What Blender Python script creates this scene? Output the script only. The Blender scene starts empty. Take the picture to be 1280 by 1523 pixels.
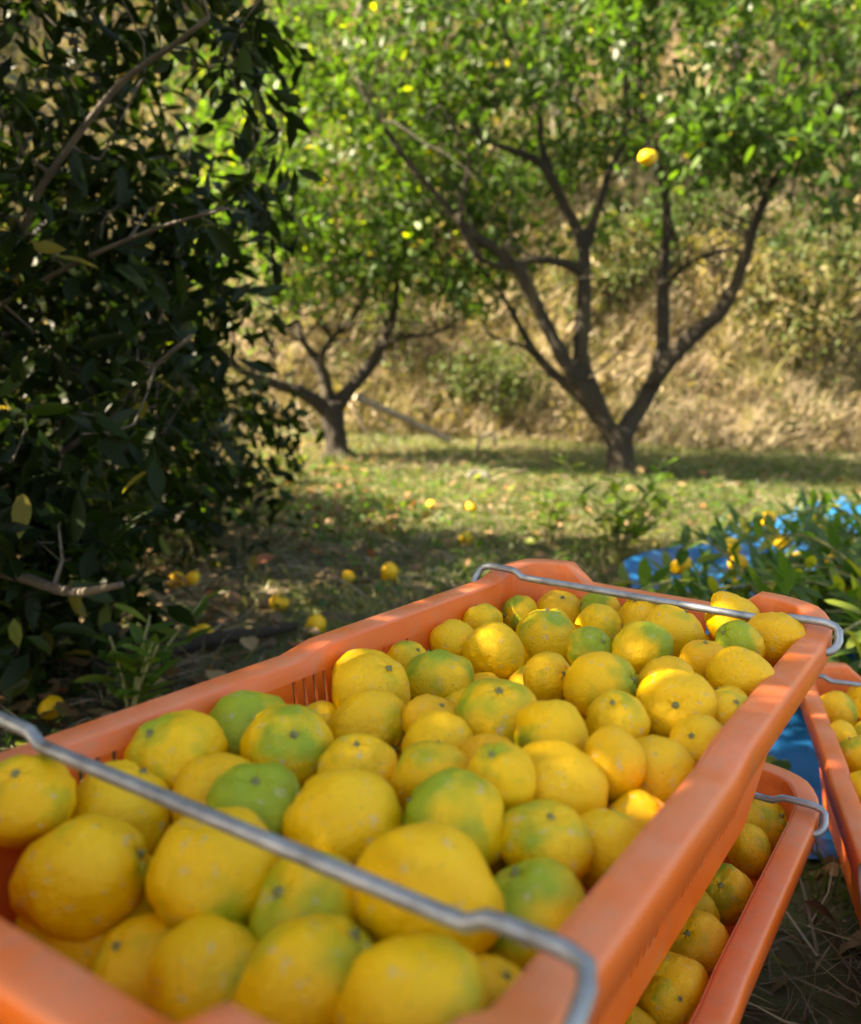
import bpy, math, random
import numpy as np
from mathutils import Vector, Matrix, Euler, noise as mnoise

# ------------------------------------------------------------------ camera, sky, sun, exposure
scene = bpy.context.scene
col = scene.collection
cam_data = bpy.data.cameras.new("camera")
cam = bpy.data.objects.new("camera", cam_data)
col.objects.link(cam)
CAM_X = Vector((0.99891, 0.00668, 0.04611))          # right, up, back axes of the camera
CAM_Y = Vector((-0.04659, 0.14320, 0.98860))
CAM_Z = Vector((0.0, -0.98967, 0.14336))
cam.matrix_world = Matrix(((CAM_X[0], CAM_Y[0], CAM_Z[0], 0.0),
                           (CAM_X[1], CAM_Y[1], CAM_Z[1], 0.0),
                           (CAM_X[2], CAM_Y[2], CAM_Z[2], 0.73),
                           (0, 0, 0, 1)))
cam_data.sensor_fit = 'HORIZONTAL'
cam_data.sensor_width = 36.0
cam_data.lens = 37.0
cam_data.clip_start = 0.02
cam_data.clip_end = 400
cam_data.dof.use_dof = True
cam_data.dof.focus_distance = 0.92
cam_data.dof.aperture_fstop = 5.2
scene.camera = cam

SUN_DIR = Vector((-0.80, -0.10, 0.60)).normalized()   # towards the sun
world = bpy.data.worlds.new("World")
scene.world = world
world.use_nodes = True
wn = world.node_tree
sky = wn.nodes.new('ShaderNodeTexSky')
sky.sky_type = 'NISHITA'
sky.sun_disc = False
sky.sun_elevation = math.asin(SUN_DIR.z)
sky.sun_rotation = math.atan2(SUN_DIR.x, SUN_DIR.y)
sky.air_density = 1.0
sky.dust_density = 1.5
bg = next(n for n in wn.nodes if n.type == 'BACKGROUND')
wn.links.new(sky.outputs[0], bg.inputs[0])
bg.inputs[1].default_value = 0.082
sun_data = bpy.data.lights.new("sun", 'SUN')
sun_data.energy = 5.0
sun_data.angle = math.radians(0.53)
sun_data.color = (1.0, 0.955, 0.88)
sun = bpy.data.objects.new("sun", sun_data)
sun.rotation_euler = (-SUN_DIR).to_track_quat('-Z', 'Y').to_euler()
sun.location = SUN_DIR * 30
col.objects.link(sun)
vs = scene.view_settings
vs.view_transform = 'Standard'
vs.look = 'None'
vs.exposure = 2.75
vs.gamma = 1.0
vs.use_curve_mapping = False
vs.use_white_balance = True                # camera set for open shade
vs.white_balance_temperature = 8500
vs.white_balance_tint = 10
scene.cycles.max_bounces = 6
scene.cycles.diffuse_bounces = 3
scene.cycles.glossy_bounces = 2
scene.cycles.transmission_bounces = 3
scene.cycles.transparent_max_bounces = 4
scene.cycles.use_denoising = True
scene.cycles.sample_clamp_indirect = 6.0

# ------------------------------------------------------------------ measured coordinates (metres)
TREE_MAIN=[[(1.173,5.45,0.162,0.1012),(1.154,5.45,0.295,0.0924),(1.145,5.45,0.419,0.0836),(1.149,5.45,0.522,0.0748)],[(1.137,5.45,0.419,0.0598),(1.067,5.444,0.498,0.0572),(0.985,5.438,0.646,0.0546),(0.906,5.431,0.817,0.0519),(0.864,5.425,0.935,0.0493),(0.86,5.419,1.094,0.0475),(0.856,5.413,1.251,0.0449),(0.844,5.406,1.406,0.0422),(0.832,5.4,1.568,0.0396)],[(0.833,5.4,1.552,0.0396),(0.766,5.364,1.685,0.0361),(0.687,5.329,1.788,0.0334),(0.612,5.293,1.908,0.0299),(0.517,5.257,2.006,0.0273),(0.39,5.221,2.042,0.0238),(0.261,5.186,2.067,0.0211),(0.087,5.15,2.139,0.0176)],[(0.833,5.4,1.552,0.0352),(0.88,5.421,1.719,0.0317),(0.925,5.443,1.859,0.029),(0.958,5.464,2.006,0.0255),(0.996,5.486,2.089,0.0229),(1.065,5.507,2.28,0.0194),(1.029,5.529,2.548,0.0167),(1.089,5.55,2.855,0.0132)],[(0.835,5.4,1.413,0.0317),(0.754,5.359,1.454,0.0299),(0.637,5.318,1.471,0.0282),(0.496,5.277,1.463,0.0255),(0.359,5.236,1.41,0.0238),(0.22,5.195,1.446,0.022),(0.117,5.155,1.565,0.0202),(0.088,5.114,1.666,0.0185),(0.107,5.073,1.837,0.0167),(0.122,5.032,1.952,0.0141),(0.03,4.991,2.093,0.0123),(-0.106,4.95,2.312,0.0106)],[(1.011,5.45,0.557,0.0528),(0.894,5.413,0.715,0.0493),(0.784,5.375,0.87,0.0458),(0.645,5.338,1.079,0.0422),(0.53,5.3,1.265,0.0396),(0.448,5.262,1.39,0.0361),(0.307,5.225,1.503,0.0326),(0.155,5.188,1.579,0.029),(0.026,5.15,1.699,0.0255),(-0.084,5.112,1.802,0.022),(-0.191,5.075,1.902,0.0194),(-0.333,5.038,2.072,0.0158),(-0.465,5.0,2.279,0.0123)],[(0.978,5.45,0.609,0.0396),(0.866,5.493,0.713,0.0352),(0.741,5.536,0.81,0.0317),(0.6,5.579,0.948,0.0273),(0.489,5.621,1.13,0.0238),(0.376,5.664,1.313,0.0194),(0.245,5.707,1.456,0.0158),(0.139,5.75,1.489,0.0114)],[(0.597,5.55,0.947,0.0194),(0.509,5.53,0.991,0.0167),(0.424,5.51,1.007,0.0141),(0.339,5.49,1.026,0.0123),(0.252,5.47,1.109,0.0097),(0.182,5.45,1.263,0.007)],[(1.154,5.45,0.461,0.0616),(1.213,5.479,0.577,0.0581),(1.285,5.508,0.691,0.0537),(1.348,5.538,0.83,0.0502),(1.382,5.567,1.004,0.0466),(1.38,5.596,1.21,0.0422),(1.37,5.625,1.375,0.0387),(1.372,5.654,1.581,0.0352),(1.377,5.683,1.807,0.0308),(1.337,5.712,2.031,0.0273),(1.217,5.742,2.311,0.0238),(1.153,5.771,2.67,0.0194),(1.152,5.8,3.029,0.0158)],[(1.313,5.45,0.795,0.0546),(1.356,5.408,0.885,0.051),(1.436,5.367,0.999,0.0484),(1.526,5.325,1.111,0.0458),(1.612,5.283,1.198,0.0422),(1.666,5.242,1.311,0.0387),(1.693,5.2,1.413,0.0361),(1.706,5.158,1.527,0.0334),(1.729,5.117,1.686,0.0299),(1.78,5.075,1.877,0.0264),(1.906,5.033,2.101,0.0238),(2.048,4.992,2.285,0.0211),(2.193,4.95,2.414,0.0176)],[(1.391,5.6,1.394,0.0194),(1.418,5.52,1.454,0.0194),(1.461,5.44,1.505,0.0185),(1.537,5.36,1.548,0.0185),(1.616,5.28,1.57,0.0176),(1.695,5.2,1.555,0.0176)],[(1.706,5.2,1.514,0.0123),(1.77,5.175,1.477,0.0088),(1.819,5.15,1.391,0.0044)],[(1.387,5.75,1.8,0.0141),(1.486,5.85,1.697,0.0114),(1.556,5.95,1.546,0.0097),(1.678,6.05,1.389,0.007)],[(0.947,5.4,1.991,0.0158),(1.003,5.312,2.041,0.0141),(1.077,5.225,2.077,0.0114),(1.186,5.138,2.096,0.0088),(1.286,5.05,2.165,0.007)],[(0.619,5.35,1.921,0.0264),(0.54,5.35,2.121,0.0229),(0.508,5.35,2.322,0.0185),(0.377,5.35,2.57,0.0141),(0.248,5.35,2.815,0.0106)],[(1.173,5.45,0.262,0.0616),(1.077,5.39,0.172,0.044),(1.013,5.35,0.112,0.0264)],[(1.173,5.45,0.262,0.0616),(1.293,5.414,0.172,0.044),(1.373,5.39,0.112,0.0264)],[(1.173,5.45,0.262,0.0616),(1.203,5.33,0.162,0.044),(1.223,5.25,0.102,0.0264)],[(1.173,5.45,0.262,0.0616),(1.125,5.546,0.172,0.044),(1.093,5.61,0.112,0.0264)],[(1.173,5.45,0.262,0.0616),(1.269,5.534,0.162,0.044),(1.333,5.59,0.102,0.0264)]]
TREE_SECOND=[[(-0.616,5.76,0.184,0.0836),(-0.633,5.76,0.315,0.0792),(-0.659,5.76,0.467,0.0748),(-0.676,5.76,0.574,0.0704)],[(-0.705,5.76,0.521,0.051),(-0.765,5.71,0.58,0.0458),(-0.867,5.66,0.644,0.0414),(-0.987,5.61,0.672,0.0361),(-1.105,5.56,0.717,0.0308),(-1.241,5.51,0.78,0.0264),(-1.396,5.46,0.953,0.0211)],[(-0.683,5.76,0.539,0.0396),(-0.727,5.793,0.68,0.0352),(-0.788,5.827,0.828,0.0308),(-0.884,5.86,0.976,0.0264),(-0.937,5.893,1.127,0.022),(-0.981,5.927,1.299,0.0176),(-1.023,5.96,1.516,0.0132)],[(-0.684,5.76,0.552,0.0352),(-0.693,5.727,0.703,0.0308),(-0.736,5.693,0.849,0.0273),(-0.692,5.66,0.954,0.0229),(-0.599,5.627,1.06,0.0185),(-0.495,5.593,1.186,0.015),(-0.398,5.56,1.408,0.0106)],[(-0.64,5.76,0.541,0.051),(-0.558,5.774,0.666,0.0466),(-0.455,5.789,0.8,0.0414),(-0.387,5.803,0.924,0.037),(-0.336,5.817,1.042,0.0317),(-0.295,5.831,1.194,0.0273),(-0.285,5.846,1.365,0.022),(-0.256,5.86,1.703,0.0176)],[(-0.371,5.81,0.955,0.0246),(-0.266,5.748,1.008,0.0211),(-0.137,5.685,1.027,0.0167),(-0.01,5.622,1.05,0.0123),(0.153,5.56,1.111,0.0088)],[(-0.745,5.76,0.85,0.0176),(-0.832,5.66,0.94,0.0141),(-0.944,5.56,1.0,0.0106),(-1.03,5.46,1.05,0.007)],[(-0.779,5.76,0.827,0.0106),(-0.659,5.827,0.921,0.0088),(-0.539,5.893,1.059,0.0062),(-0.413,5.96,1.112,0.0044)],[(-0.616,5.76,0.284,0.0528),(-0.712,5.7,0.194,0.0396),(-0.776,5.66,0.134,0.022)],[(-0.616,5.76,0.284,0.0528),(-0.496,5.724,0.194,0.0396),(-0.416,5.7,0.134,0.022)],[(-0.616,5.76,0.284,0.0528),(-0.586,5.64,0.184,0.0396),(-0.566,5.56,0.124,0.022)],[(-0.616,5.76,0.284,0.0528),(-0.664,5.856,0.194,0.0396),(-0.696,5.92,0.134,0.022)]]
TREE_NEAR=[[(-1.861,2.2,-0.564,0.06),(-1.752,2.15,-0.075,0.055),(-1.656,2.1,0.284,0.05)],[(-1.656,2.1,0.284,0.011),(-1.242,2.042,0.378,0.01),(-0.976,1.983,0.438,0.009),(-0.857,1.925,0.51,0.008),(-0.688,1.867,0.627,0.006),(-0.57,1.808,0.739,0.005),(-0.48,1.75,0.8,0.004)],[(-1.656,2.1,0.284,0.013),(-1.315,2.05,0.625,0.012),(-1.065,2.0,0.816,0.011),(-0.919,1.95,0.961,0.01),(-0.851,1.9,1.065,0.008),(-0.752,1.85,1.169,0.007),(-0.627,1.8,1.282,0.006),(-0.522,1.75,1.327,0.005),(-0.44,1.7,1.364,0.004)],[(-1.656,2.1,0.284,0.04),(-1.615,2.15,0.769,0.032),(-1.463,2.2,1.25,0.025),(-1.24,2.25,1.578,0.018),(-1.015,2.3,1.98,0.01)],[(-1.656,2.1,0.284,0.02),(-1.234,1.9,0.309,0.016),(-0.84,1.7,0.326,0.012),(-0.625,1.5,0.343,0.009),(-0.46,1.3,0.409,0.005)],[(-1.656,2.1,0.284,0.035),(-1.584,1.833,0.754,0.027),(-1.568,1.567,0.967,0.018),(-1.66,1.3,1.091,0.01)],[(-1.656,2.1,0.284,0.007),(-1.19,1.975,0.692,0.006),(-0.818,1.85,0.898,0.005),(-0.557,1.725,0.989,0.004),(-0.376,1.6,1.016,0.002)],[(-1.656,2.1,0.284,0.009),(-1.304,2.3,0.533,0.008),(-0.995,2.5,0.779,0.006),(-0.752,2.7,0.976,0.004),(-0.658,2.9,1.105,0.003)],[(-1.577,2.1,0.768,0.03),(-1.313,1.55,1.084,0.02),(-0.967,1.0,1.219,0.01)]]
POLES=[[(-0.533,5.9,0.622,0.03),(-0.216,6.15,0.486,0.026),(0.112,6.4,0.332,0.022)],[(-0.577,6.0,0.574,0.012),(-0.447,6.05,0.373,0.009),(-0.363,6.1,0.268,0.006)],[(-0.458,6.1,0.577,0.01),(-0.306,6.15,0.398,0.008),(-0.256,6.2,0.266,0.006)],[(-0.94,6.0,0.557,0.012),(-0.797,6.0,0.337,0.01),(-0.758,6.0,0.248,0.007)]]
HOOP=[(0.31,6.1,0.281,0.012),(0.31,6.1,0.36,0.012),(0.335,6.1,0.402,0.012),(0.377,6.1,0.409,0.012),(0.411,6.1,0.383,0.012),(0.428,6.1,0.323,0.012)]
FALLEN=[[-0.791,2.725,0.095,0.028],[-0.746,2.756,0.097,0.026],[-0.576,2.214,0.065,0.036],[-0.433,2.539,0.084,0.029],[-0.297,2.339,0.072,0.03],[-0.259,2.84,0.102,0.024],[-0.129,2.887,0.105,0.033],[0.146,3.461,0.14,0.029],[0.184,4.006,0.172,0.027],[-0.774,1.769,0.038,0.026],[-0.545,2.916,0.107,0.024],[-0.403,2.557,0.085,0.024],[-0.001,4.041,0.174,0.024]]
TREEFRUIT=[[0.799,3.7,1.663],[-0.132,4.4,1.925],[-0.36,4.6,2.126],[1.146,4.6,2.249],[1.456,4.3,1.754],[0.22,4.7,2.411],[0.699,4.8,2.621]]
YUZU=[[-0.151,0.231,-0.036,0.024,0.25,0.0],[-0.145,0.317,-0.045,0.025,0.5,0.0],[-0.106,0.347,-0.038,0.028,0.0,0.5],[-0.058,0.353,-0.028,0.023,0.85,0.0],[-0.033,0.289,-0.034,0.029,0.3,0.0],[0.002,0.333,-0.026,0.03,0.0,0.4],[0.054,0.277,-0.02,0.031,0.1,0.2],[0.098,0.347,-0.013,0.03,0.05,0.2],[0.148,0.316,-0.016,0.031,0.0,0.5],[0.127,0.255,-0.011,0.023,0.7,0.0],[-0.073,0.237,-0.043,0.034,0.35,0.0],[0.0,0.182,-0.026,0.023,0.7,0.0],[0.048,0.199,-0.02,0.029,0.8,0.0],[0.111,0.19,-0.017,0.023,0.0,0.6],[0.151,0.163,-0.015,0.029,0.0,0.2],[-0.144,0.16,-0.045,0.027,0.2,0.0],[-0.093,0.153,-0.043,0.031,0.2,0.0],[0.005,0.073,-0.026,0.023,0.1,0.2],[0.059,0.065,-0.021,0.03,0.45,0.1],[0.105,0.097,-0.017,0.025,0.05,0.3],[0.127,0.05,-0.017,0.03,0.02,0.2],[0.15,0.118,-0.036,0.023,0.12,0.0],[0.098,-0.003,-0.02,0.023,0.15,0.1],[0.156,0.015,-0.03,0.023,0.0,0.2],[-0.144,-0.001,-0.044,0.03,0.15,0.1],[-0.108,-0.04,-0.034,0.033,0.15,0.2],[-0.098,0.052,-0.048,0.034,0.6,0.0],[-0.146,0.074,-0.045,0.023,0.35,0.0],[0.016,-0.042,-0.025,0.033,0.38,0.0],[0.07,-0.061,-0.022,0.028,0.42,0.0],[0.121,-0.07,-0.025,0.023,0.05,0.4],[0.142,-0.031,-0.044,0.03,0.0,0.3],[-0.071,-0.09,-0.046,0.035,0.05,0.3],[-0.026,-0.073,-0.03,0.023,0.0,0.7],[-0.028,-0.019,-0.039,0.023,0.2,0.0],[-0.136,-0.077,-0.06,0.023,0.3,0.0],[-0.083,-0.174,-0.034,0.032,0.42,0.0],[-0.138,-0.154,-0.044,0.034,0.6,0.0],[-0.142,-0.226,-0.039,0.034,0.42,0.0],[0.003,-0.108,-0.031,0.026,0.1,0.1],[0.03,-0.158,-0.03,0.028,0.42,0.2],[-0.028,-0.165,-0.038,0.027,0.05,0.1],[0.097,-0.112,-0.038,0.034,0.0,0.2],[0.078,-0.153,-0.018,0.023,0.1,0.0],[0.047,-0.114,-0.033,0.023,0.0,0.8],[0.017,-0.237,-0.034,0.034,0.0,0.1],[0.072,-0.201,-0.028,0.03,0.65,0.0],[0.12,-0.177,-0.036,0.027,0.3,0.0],[0.145,-0.137,-0.049,0.026,0.1,0.0],[-0.09,-0.234,-0.055,0.034,0.05,0.4],[-0.042,-0.251,-0.035,0.03,0.95,0.0],[-0.131,-0.284,-0.058,0.035,0.1,0.1],[-0.147,-0.337,-0.028,0.028,0.4,0.3],[-0.086,-0.341,-0.027,0.039,0.15,0.2],[-0.021,-0.304,-0.047,0.035,0.22,0.1],[-0.093,-0.327,-0.09,0.041,0.2,0.1],[0.097,-0.27,-0.033,0.039,0.05,0.2],[0.037,-0.294,-0.052,0.032,0.4,0.0],[0.137,-0.223,-0.056,0.032,0.55,0.0],[0.016,-0.341,-0.075,0.031,0.4,0.1],[0.076,-0.337,-0.06,0.036,0.3,0.0],[0.136,-0.339,-0.042,0.034,0.4,0.0],[0.143,-0.289,-0.062,0.024,0.2,0.0],[0.151,-0.091,-0.053,0.023,0.1,0.3],[-0.035,-0.343,-0.088,0.027,0.1,0.4],[0.161,0.081,-0.026,0.023,0.1,0.2],[-0.125,-0.338,-0.135,0.03,0.2,0.2]]
YUZU_UNDER=[[0.06,0.302,-0.095,0.029],[0.049,-0.137,-0.101,0.028],[-0.007,0.18,-0.094,0.031],[-0.031,-0.271,-0.108,0.026],[0.044,0.21,-0.102,0.031],[0.092,-0.261,-0.113,0.029],[0.062,0.044,-0.112,0.027],[-0.002,0.237,-0.063,0.027],[-0.068,0.029,-0.108,0.032],[0.069,-0.071,-0.089,0.029],[-0.041,-0.2,-0.103,0.028],[-0.083,0.179,-0.095,0.026],[0.015,0.107,-0.105,0.031],[-0.104,0.241,-0.109,0.028],[0.081,-0.193,-0.083,0.03],[0.11,0.274,-0.085,0.027],[0.084,0.164,-0.086,0.028],[-0.113,-0.169,-0.102,0.027],[0.028,0.157,-0.057,0.027],[0.006,0.316,-0.088,0.03],[-0.019,0.028,-0.076,0.026],[0.066,0.125,-0.048,0.028],[-0.043,-0.129,-0.086,0.029],[0.034,-0.282,-0.11,0.028],[0.047,0.026,-0.063,0.029],[0.019,-0.047,-0.089,0.026],[-0.083,-0.046,-0.085,0.027],[0.123,0.219,-0.062,0.028],[-0.077,0.33,-0.084,0.027],[-0.024,0.087,-0.069,0.029],[0.119,0.123,-0.081,0.027],[-0.084,0.109,-0.078,0.029],[0.084,-0.02,-0.072,0.027],[-0.12,0.061,-0.103,0.03],[0.007,-0.151,-0.075,0.026],[0.116,0.325,-0.07,0.026],[0.097,0.07,-0.061,0.027],[0.104,-0.142,-0.09,0.028],[-0.041,0.281,-0.087,0.027],[-0.045,0.149,-0.069,0.026],[0.121,-0.055,-0.098,0.029],[-0.112,0.291,-0.085,0.028],[0.055,0.336,-0.05,0.027],[0.071,0.244,-0.065,0.027],[-0.046,0.221,-0.09,0.026],[-0.032,-0.038,-0.084,0.027],[0.012,-0.228,-0.096,0.027],[0.13,0.023,-0.07,0.027]]
LOWER_C=[0.106,0.772]
THIRD_C=[0.736,1.103]
YUZU_LOWER=[[0.154,0.393,-0.03,0.034],[0.153,0.27,-0.03,0.03],[0.147,0.163,-0.03,0.03],[0.144,0.056,-0.03,0.032],[0.141,-0.023,-0.03,0.032],[0.165,0.062,-0.03,0.024],[0.164,-0.043,-0.03,0.024],[0.062,0.311,-0.029,0.031],[0.076,0.045,-0.034,0.029],[0.067,-0.059,-0.044,0.028],[0.096,-0.137,-0.029,0.028],[0.091,0.202,-0.041,0.033],[0.067,0.141,-0.047,0.033],[0.129,-0.188,-0.032,0.032],[0.064,-0.187,-0.036,0.032],[0.121,0.329,-0.029,0.03],[0.058,0.248,-0.053,0.028],[0.122,-0.08,-0.048,0.031],[0.118,0.115,-0.04,0.028],[0.051,-0.003,-0.054,0.028],[0.051,-0.119,-0.05,0.028]]
YUZU_THIRD=[[-0.146,0.258,-0.03,0.034],[-0.088,0.329,-0.03,0.034],[-0.16,0.125,-0.03,0.031],[-0.14,0.069,-0.03,0.031],[-0.104,0.162,-0.03,0.033],[-0.153,-0.049,-0.03,0.028],[0.084,-0.275,-0.047,0.029],[-0.084,-0.3,-0.035,0.031],[0.017,-0.237,-0.037,0.029],[-0.021,0.09,-0.037,0.03],[0.105,0.186,-0.041,0.029],[-0.08,0.259,-0.052,0.028],[0.039,-0.063,-0.032,0.032],[0.097,-0.042,-0.039,0.031],[0.001,0.295,-0.038,0.03],[0.031,0.004,-0.039,0.032],[-0.029,-0.09,-0.054,0.029],[-0.092,-0.194,-0.055,0.031],[0.03,-0.144,-0.047,0.03],[0.109,0.248,-0.037,0.03],[0.123,0.076,-0.054,0.033],[0.088,0.032,-0.033,0.03],[-0.009,0.215,-0.048,0.028],[0.123,-0.174,-0.029,0.028],[0.034,0.13,-0.039,0.03],[-0.09,-0.073,-0.048,0.033],[0.123,-0.235,-0.037,0.029],[0.128,-0.332,-0.033,0.027],[-0.06,-0.009,-0.036,0.027],[0.125,-0.104,-0.047,0.031],[0.132,0.313,-0.039,0.03],[-0.12,-0.143,-0.035,0.029],[-0.034,-0.171,-0.046,0.033],[0.091,0.129,-0.045,0.03],[0.048,0.265,-0.051,0.031],[-0.048,-0.231,-0.03,0.034],[0.068,-0.328,-0.032,0.029],[0.07,-0.189,-0.042,0.031],[0.071,0.333,-0.041,0.034],[0.003,-0.327,-0.032,0.029],[-0.031,0.156,-0.03,0.029],[-0.131,-0.258,-0.055,0.03],[0.033,0.072,-0.037,0.028],[0.041,0.188,-0.039,0.03],[-0.087,0.089,-0.034,0.028],[-0.019,0.035,-0.028,0.029],[-0.129,0.002,-0.052,0.032],[-0.059,0.205,-0.033,0.027],[0.133,0.001,-0.045,0.029],[-0.127,-0.338,-0.031,0.03],[-0.015,-0.039,-0.032,0.028]]
PILEFRUIT=[[1.116,2.765,0.23,0.03],[0.792,2.373,0.206,0.03],[0.791,2.529,0.216,0.03],[1.178,2.41,0.209,0.03],[1.081,2.256,0.199,0.03],[0.874,2.452,0.211,0.03],[1.075,2.527,0.216,0.03],[1.379,3.113,0.251,0.03],[1.206,3.13,0.252,0.03],[1.33,2.698,0.226,0.03],[0.964,2.633,0.222,0.03],[1.187,2.56,0.218,0.03],[1.013,2.304,0.202,0.03],[0.891,2.315,0.203,0.03],[0.701,2.41,0.209,0.03],[0.923,2.665,0.224,0.03]]

rng = np.random.default_rng(11)
random.seed(5)

# ------------------------------------------------------------------ helpers
def tag(o, label=None, cat=None, group=None, kind=None):
    if label: o['label'] = label
    if cat: o['category'] = cat
    if group: o['group'] = group
    if kind: o['kind'] = kind
    return o

def link(name, data, parent=None, mat=None):
    o = bpy.data.objects.new(name, data)
    col.objects.link(o)
    if parent is not None:
        o.parent = parent
    if mat is not None and data is not None and len(data.materials) == 0:
        data.materials.append(mat)
    return o

def empty(name, loc, rz=0.0):
    o = bpy.data.objects.new(name, None)
    o.empty_display_size = 0.05
    o.location = loc
    o.rotation_euler = (0, 0, rz)
    col.objects.link(o)
    return o

def pymesh(name, verts, faces, smooth=True):
    me = bpy.data.meshes.new(name)
    me.from_pydata([tuple(map(float, v)) for v in verts], [], faces)
    if smooth:
        me.polygons.foreach_set('use_smooth', [True] * len(me.polygons))
    me.update()
    return me

def bigmesh(name, V, loops, starts, totals, tint=None, smooth=True):
    """numpy arrays straight into a mesh; tint is one float per vertex."""
    me = bpy.data.meshes.new(name)
    me.vertices.add(len(V)); me.vertices.foreach_set('co', np.asarray(V, np.float32).ravel())
    me.loops.add(len(loops)); me.loops.foreach_set('vertex_index', np.asarray(loops, np.int32))
    me.polygons.add(len(starts))
    me.polygons.foreach_set('loop_start', np.asarray(starts, np.int32))
    try:
        me.polygons.foreach_set('loop_total', np.asarray(totals, np.int32))
    except Exception:
        pass
    me.polygons.foreach_set('use_smooth', np.full(len(starts), smooth))
    if tint is not None:
        at = me.attributes.new('tint', 'FLOAT', 'POINT')
        at.data.foreach_set('value', np.asarray(tint, np.float32))
    me.update(calc_edges=True)
    return me

def scatter(name, tv, tf, B, pos, tint):
    """copies of a small template (tv verts, tf faces) with basis B (N,3,3 columns = axes) at pos (N,3)."""
    tv = np.asarray(tv, float); N = len(pos); k = len(tv)
    V = np.einsum('nij,kj->nki', B, tv) + pos[:, None, :]
    fl = [i for f in tf for i in f]; tot = [len(f) for f in tf]
    L = (np.arange(N)[:, None] * k + np.array(fl)[None]).ravel()
    totals = np.tile(tot, N)
    starts = np.concatenate(([0], np.cumsum(totals)[:-1]))
    return bigmesh(name, V.reshape(-1, 3), L, starts, totals, np.repeat(tint, k))

def unit(v):
    return v / (np.linalg.norm(v, axis=-1, keepdims=True) + 1e-9)

def frames(d, up, size, widthscale=None):
    """basis with y along d, z near up, x across; columns scaled by size."""
    d = unit(d); x = unit(np.cross(d, up)); z = np.cross(x, d)
    s = np.asarray(size)[:, None]
    w = s if widthscale is None else s * np.asarray(widthscale)[:, None]
    return np.stack([x * w, d * s, z * s], axis=-1)

# leaf: length 1 along +y, folded on the midrib, tip drooping
LEAF_V = [(0, 0, 0), (-.19, .28, .05), (0, .3, .0), (.19, .28, .05), (-.2, .62, .03), (0, .64, -.03), (.2, .62, .03), (0, 1, -.13)]
LEAF_F = [(0, 2, 1), (0, 3, 2), (1, 2, 5, 4), (2, 3, 6, 5), (4, 5, 7), (5, 6, 7)]
BLADE_V = [(-.5, 0, 0), (.5, 0, 0), (-.38, .55, .10), (.38, .55, .10), (0, 1, .02)]
BLADE_F = [(0, 1, 3, 2), (2, 3, 4)]

def vnoise(x, y, seed=0):
    xi = np.floor(x).astype(np.int64); yi = np.floor(y).astype(np.int64)
    xf = x - xi; yf = y - yi
    def h(a, b):
        n = (a * 374761393 + b * 668265263 + seed * 974634777) & 0x7fffffff
        n = ((n ^ (n >> 13)) * 1274126177) & 0x7fffffff
        return ((n ^ (n >> 16)) & 0xffff) / 65535.0
    u = xf * xf * (3 - 2 * xf); v = yf * yf * (3 - 2 * yf)
    return (h(xi, yi) * (1 - u) + h(xi + 1, yi) * u) * (1 - v) + (h(xi, yi + 1) * (1 - u) + h(xi + 1, yi + 1) * u) * v

def fbm(x, y, seed=0, octv=4):
    x = np.asarray(x, float); y = np.asarray(y, float)
    s = 0; a = .5
    for k in range(octv):
        s = s + a * (vnoise(x * 2 ** k + 17.3 * k, y * 2 ** k + 5.1 * k, seed + k) - .5); a *= .5
    return s

def tube(path, sides=8, cap=True, wob=0.0):
    """verts, faces of a tube along (x,y,z,r) points."""
    P = np.array([p[:3] for p in path], float); R = np.array([p[3] for p in path], float)
    n = len(P); V = []; F = []
    T = np.zeros_like(P)
    T[1:-1] = P[2:] - P[:-2]; T[0] = P[1] - P[0]; T[-1] = P[-1] - P[-2]
    T = unit(T)
    ref = np.array([0, 0, 1.0]) if abs(T[0][2]) < .9 else np.array([1.0, 0, 0])
    x = unit(np.cross(T[0], ref))
    for i in range(n):
        x = unit(x - T[i] * (x @ T[i])); y = np.cross(T[i], x)
        for k in range(sides):
            a = 2 * math.pi * k / sides
            rr = R[i] * (1 + (wob * (random.random() - .5) if wob else 0))
            V.append(P[i] + (x * math.cos(a) + y * math.sin(a)) * rr)
    for i in range(n - 1):
        for k in range(sides):
            k2 = (k + 1) % sides
            F.append((i * sides + k, i * sides + k2, (i + 1) * sides + k2, (i + 1) * sides + k))
    if cap:
        F.append(tuple(range(sides))[::-1]); F.append(tuple((n - 1) * sides + k for k in range(sides)))
    return V, F

def smooth_path(pts, step):
    """Catmull-Rom resampling of (x,y,z,r)."""
    P = np.array(pts, float)
    if len(P) < 3:
        Q = P
    else:
        Q = np.vstack([2 * P[0] - P[1], P, 2 * P[-1] - P[-2]])
        out = []
        for i in range(1, len(Q) - 2):
            m = max(1, int(np.linalg.norm(Q[i + 1][:3] - Q[i][:3]) / step))
            for t in np.arange(m) / m:
                a, b, c, d = Q[i - 1:i + 3]
                out.append(.5 * (2 * b + (c - a) * t + (2 * a - 5 * b + 4 * c - d) * t * t + (3 * b - a - 3 * c + d) * t ** 3))
        out.append(P[-1]); Q = np.array(out)
    Q[:, 3] = np.maximum(Q[:, 3], .002)
    return Q

class Build:
    def __init__(s): s.V = []; s.F = []
    def add(s, V, F):
        o = len(s.V); s.V.extend(V); s.F.extend(tuple(i + o for i in f) for f in F)
    def mesh(s, name, smooth=True): return pymesh(name, s.V, s.F, smooth)

# ------------------------------------------------------------------ materials
def new_mat(name):
    m = bpy.data.materials.new(name); m.use_nodes = True
    nt = m.node_tree
    b = next(n for n in nt.nodes if n.type == 'BSDF_PRINCIPLED')
    out = next(n for n in nt.nodes if n.type == 'OUTPUT_MATERIAL')
    return m, nt, b, out

def N(nt, t, **kw):
    n = nt.nodes.new(t)
    for k, v in kw.items(): setattr(n, k, v)
    return n

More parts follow.
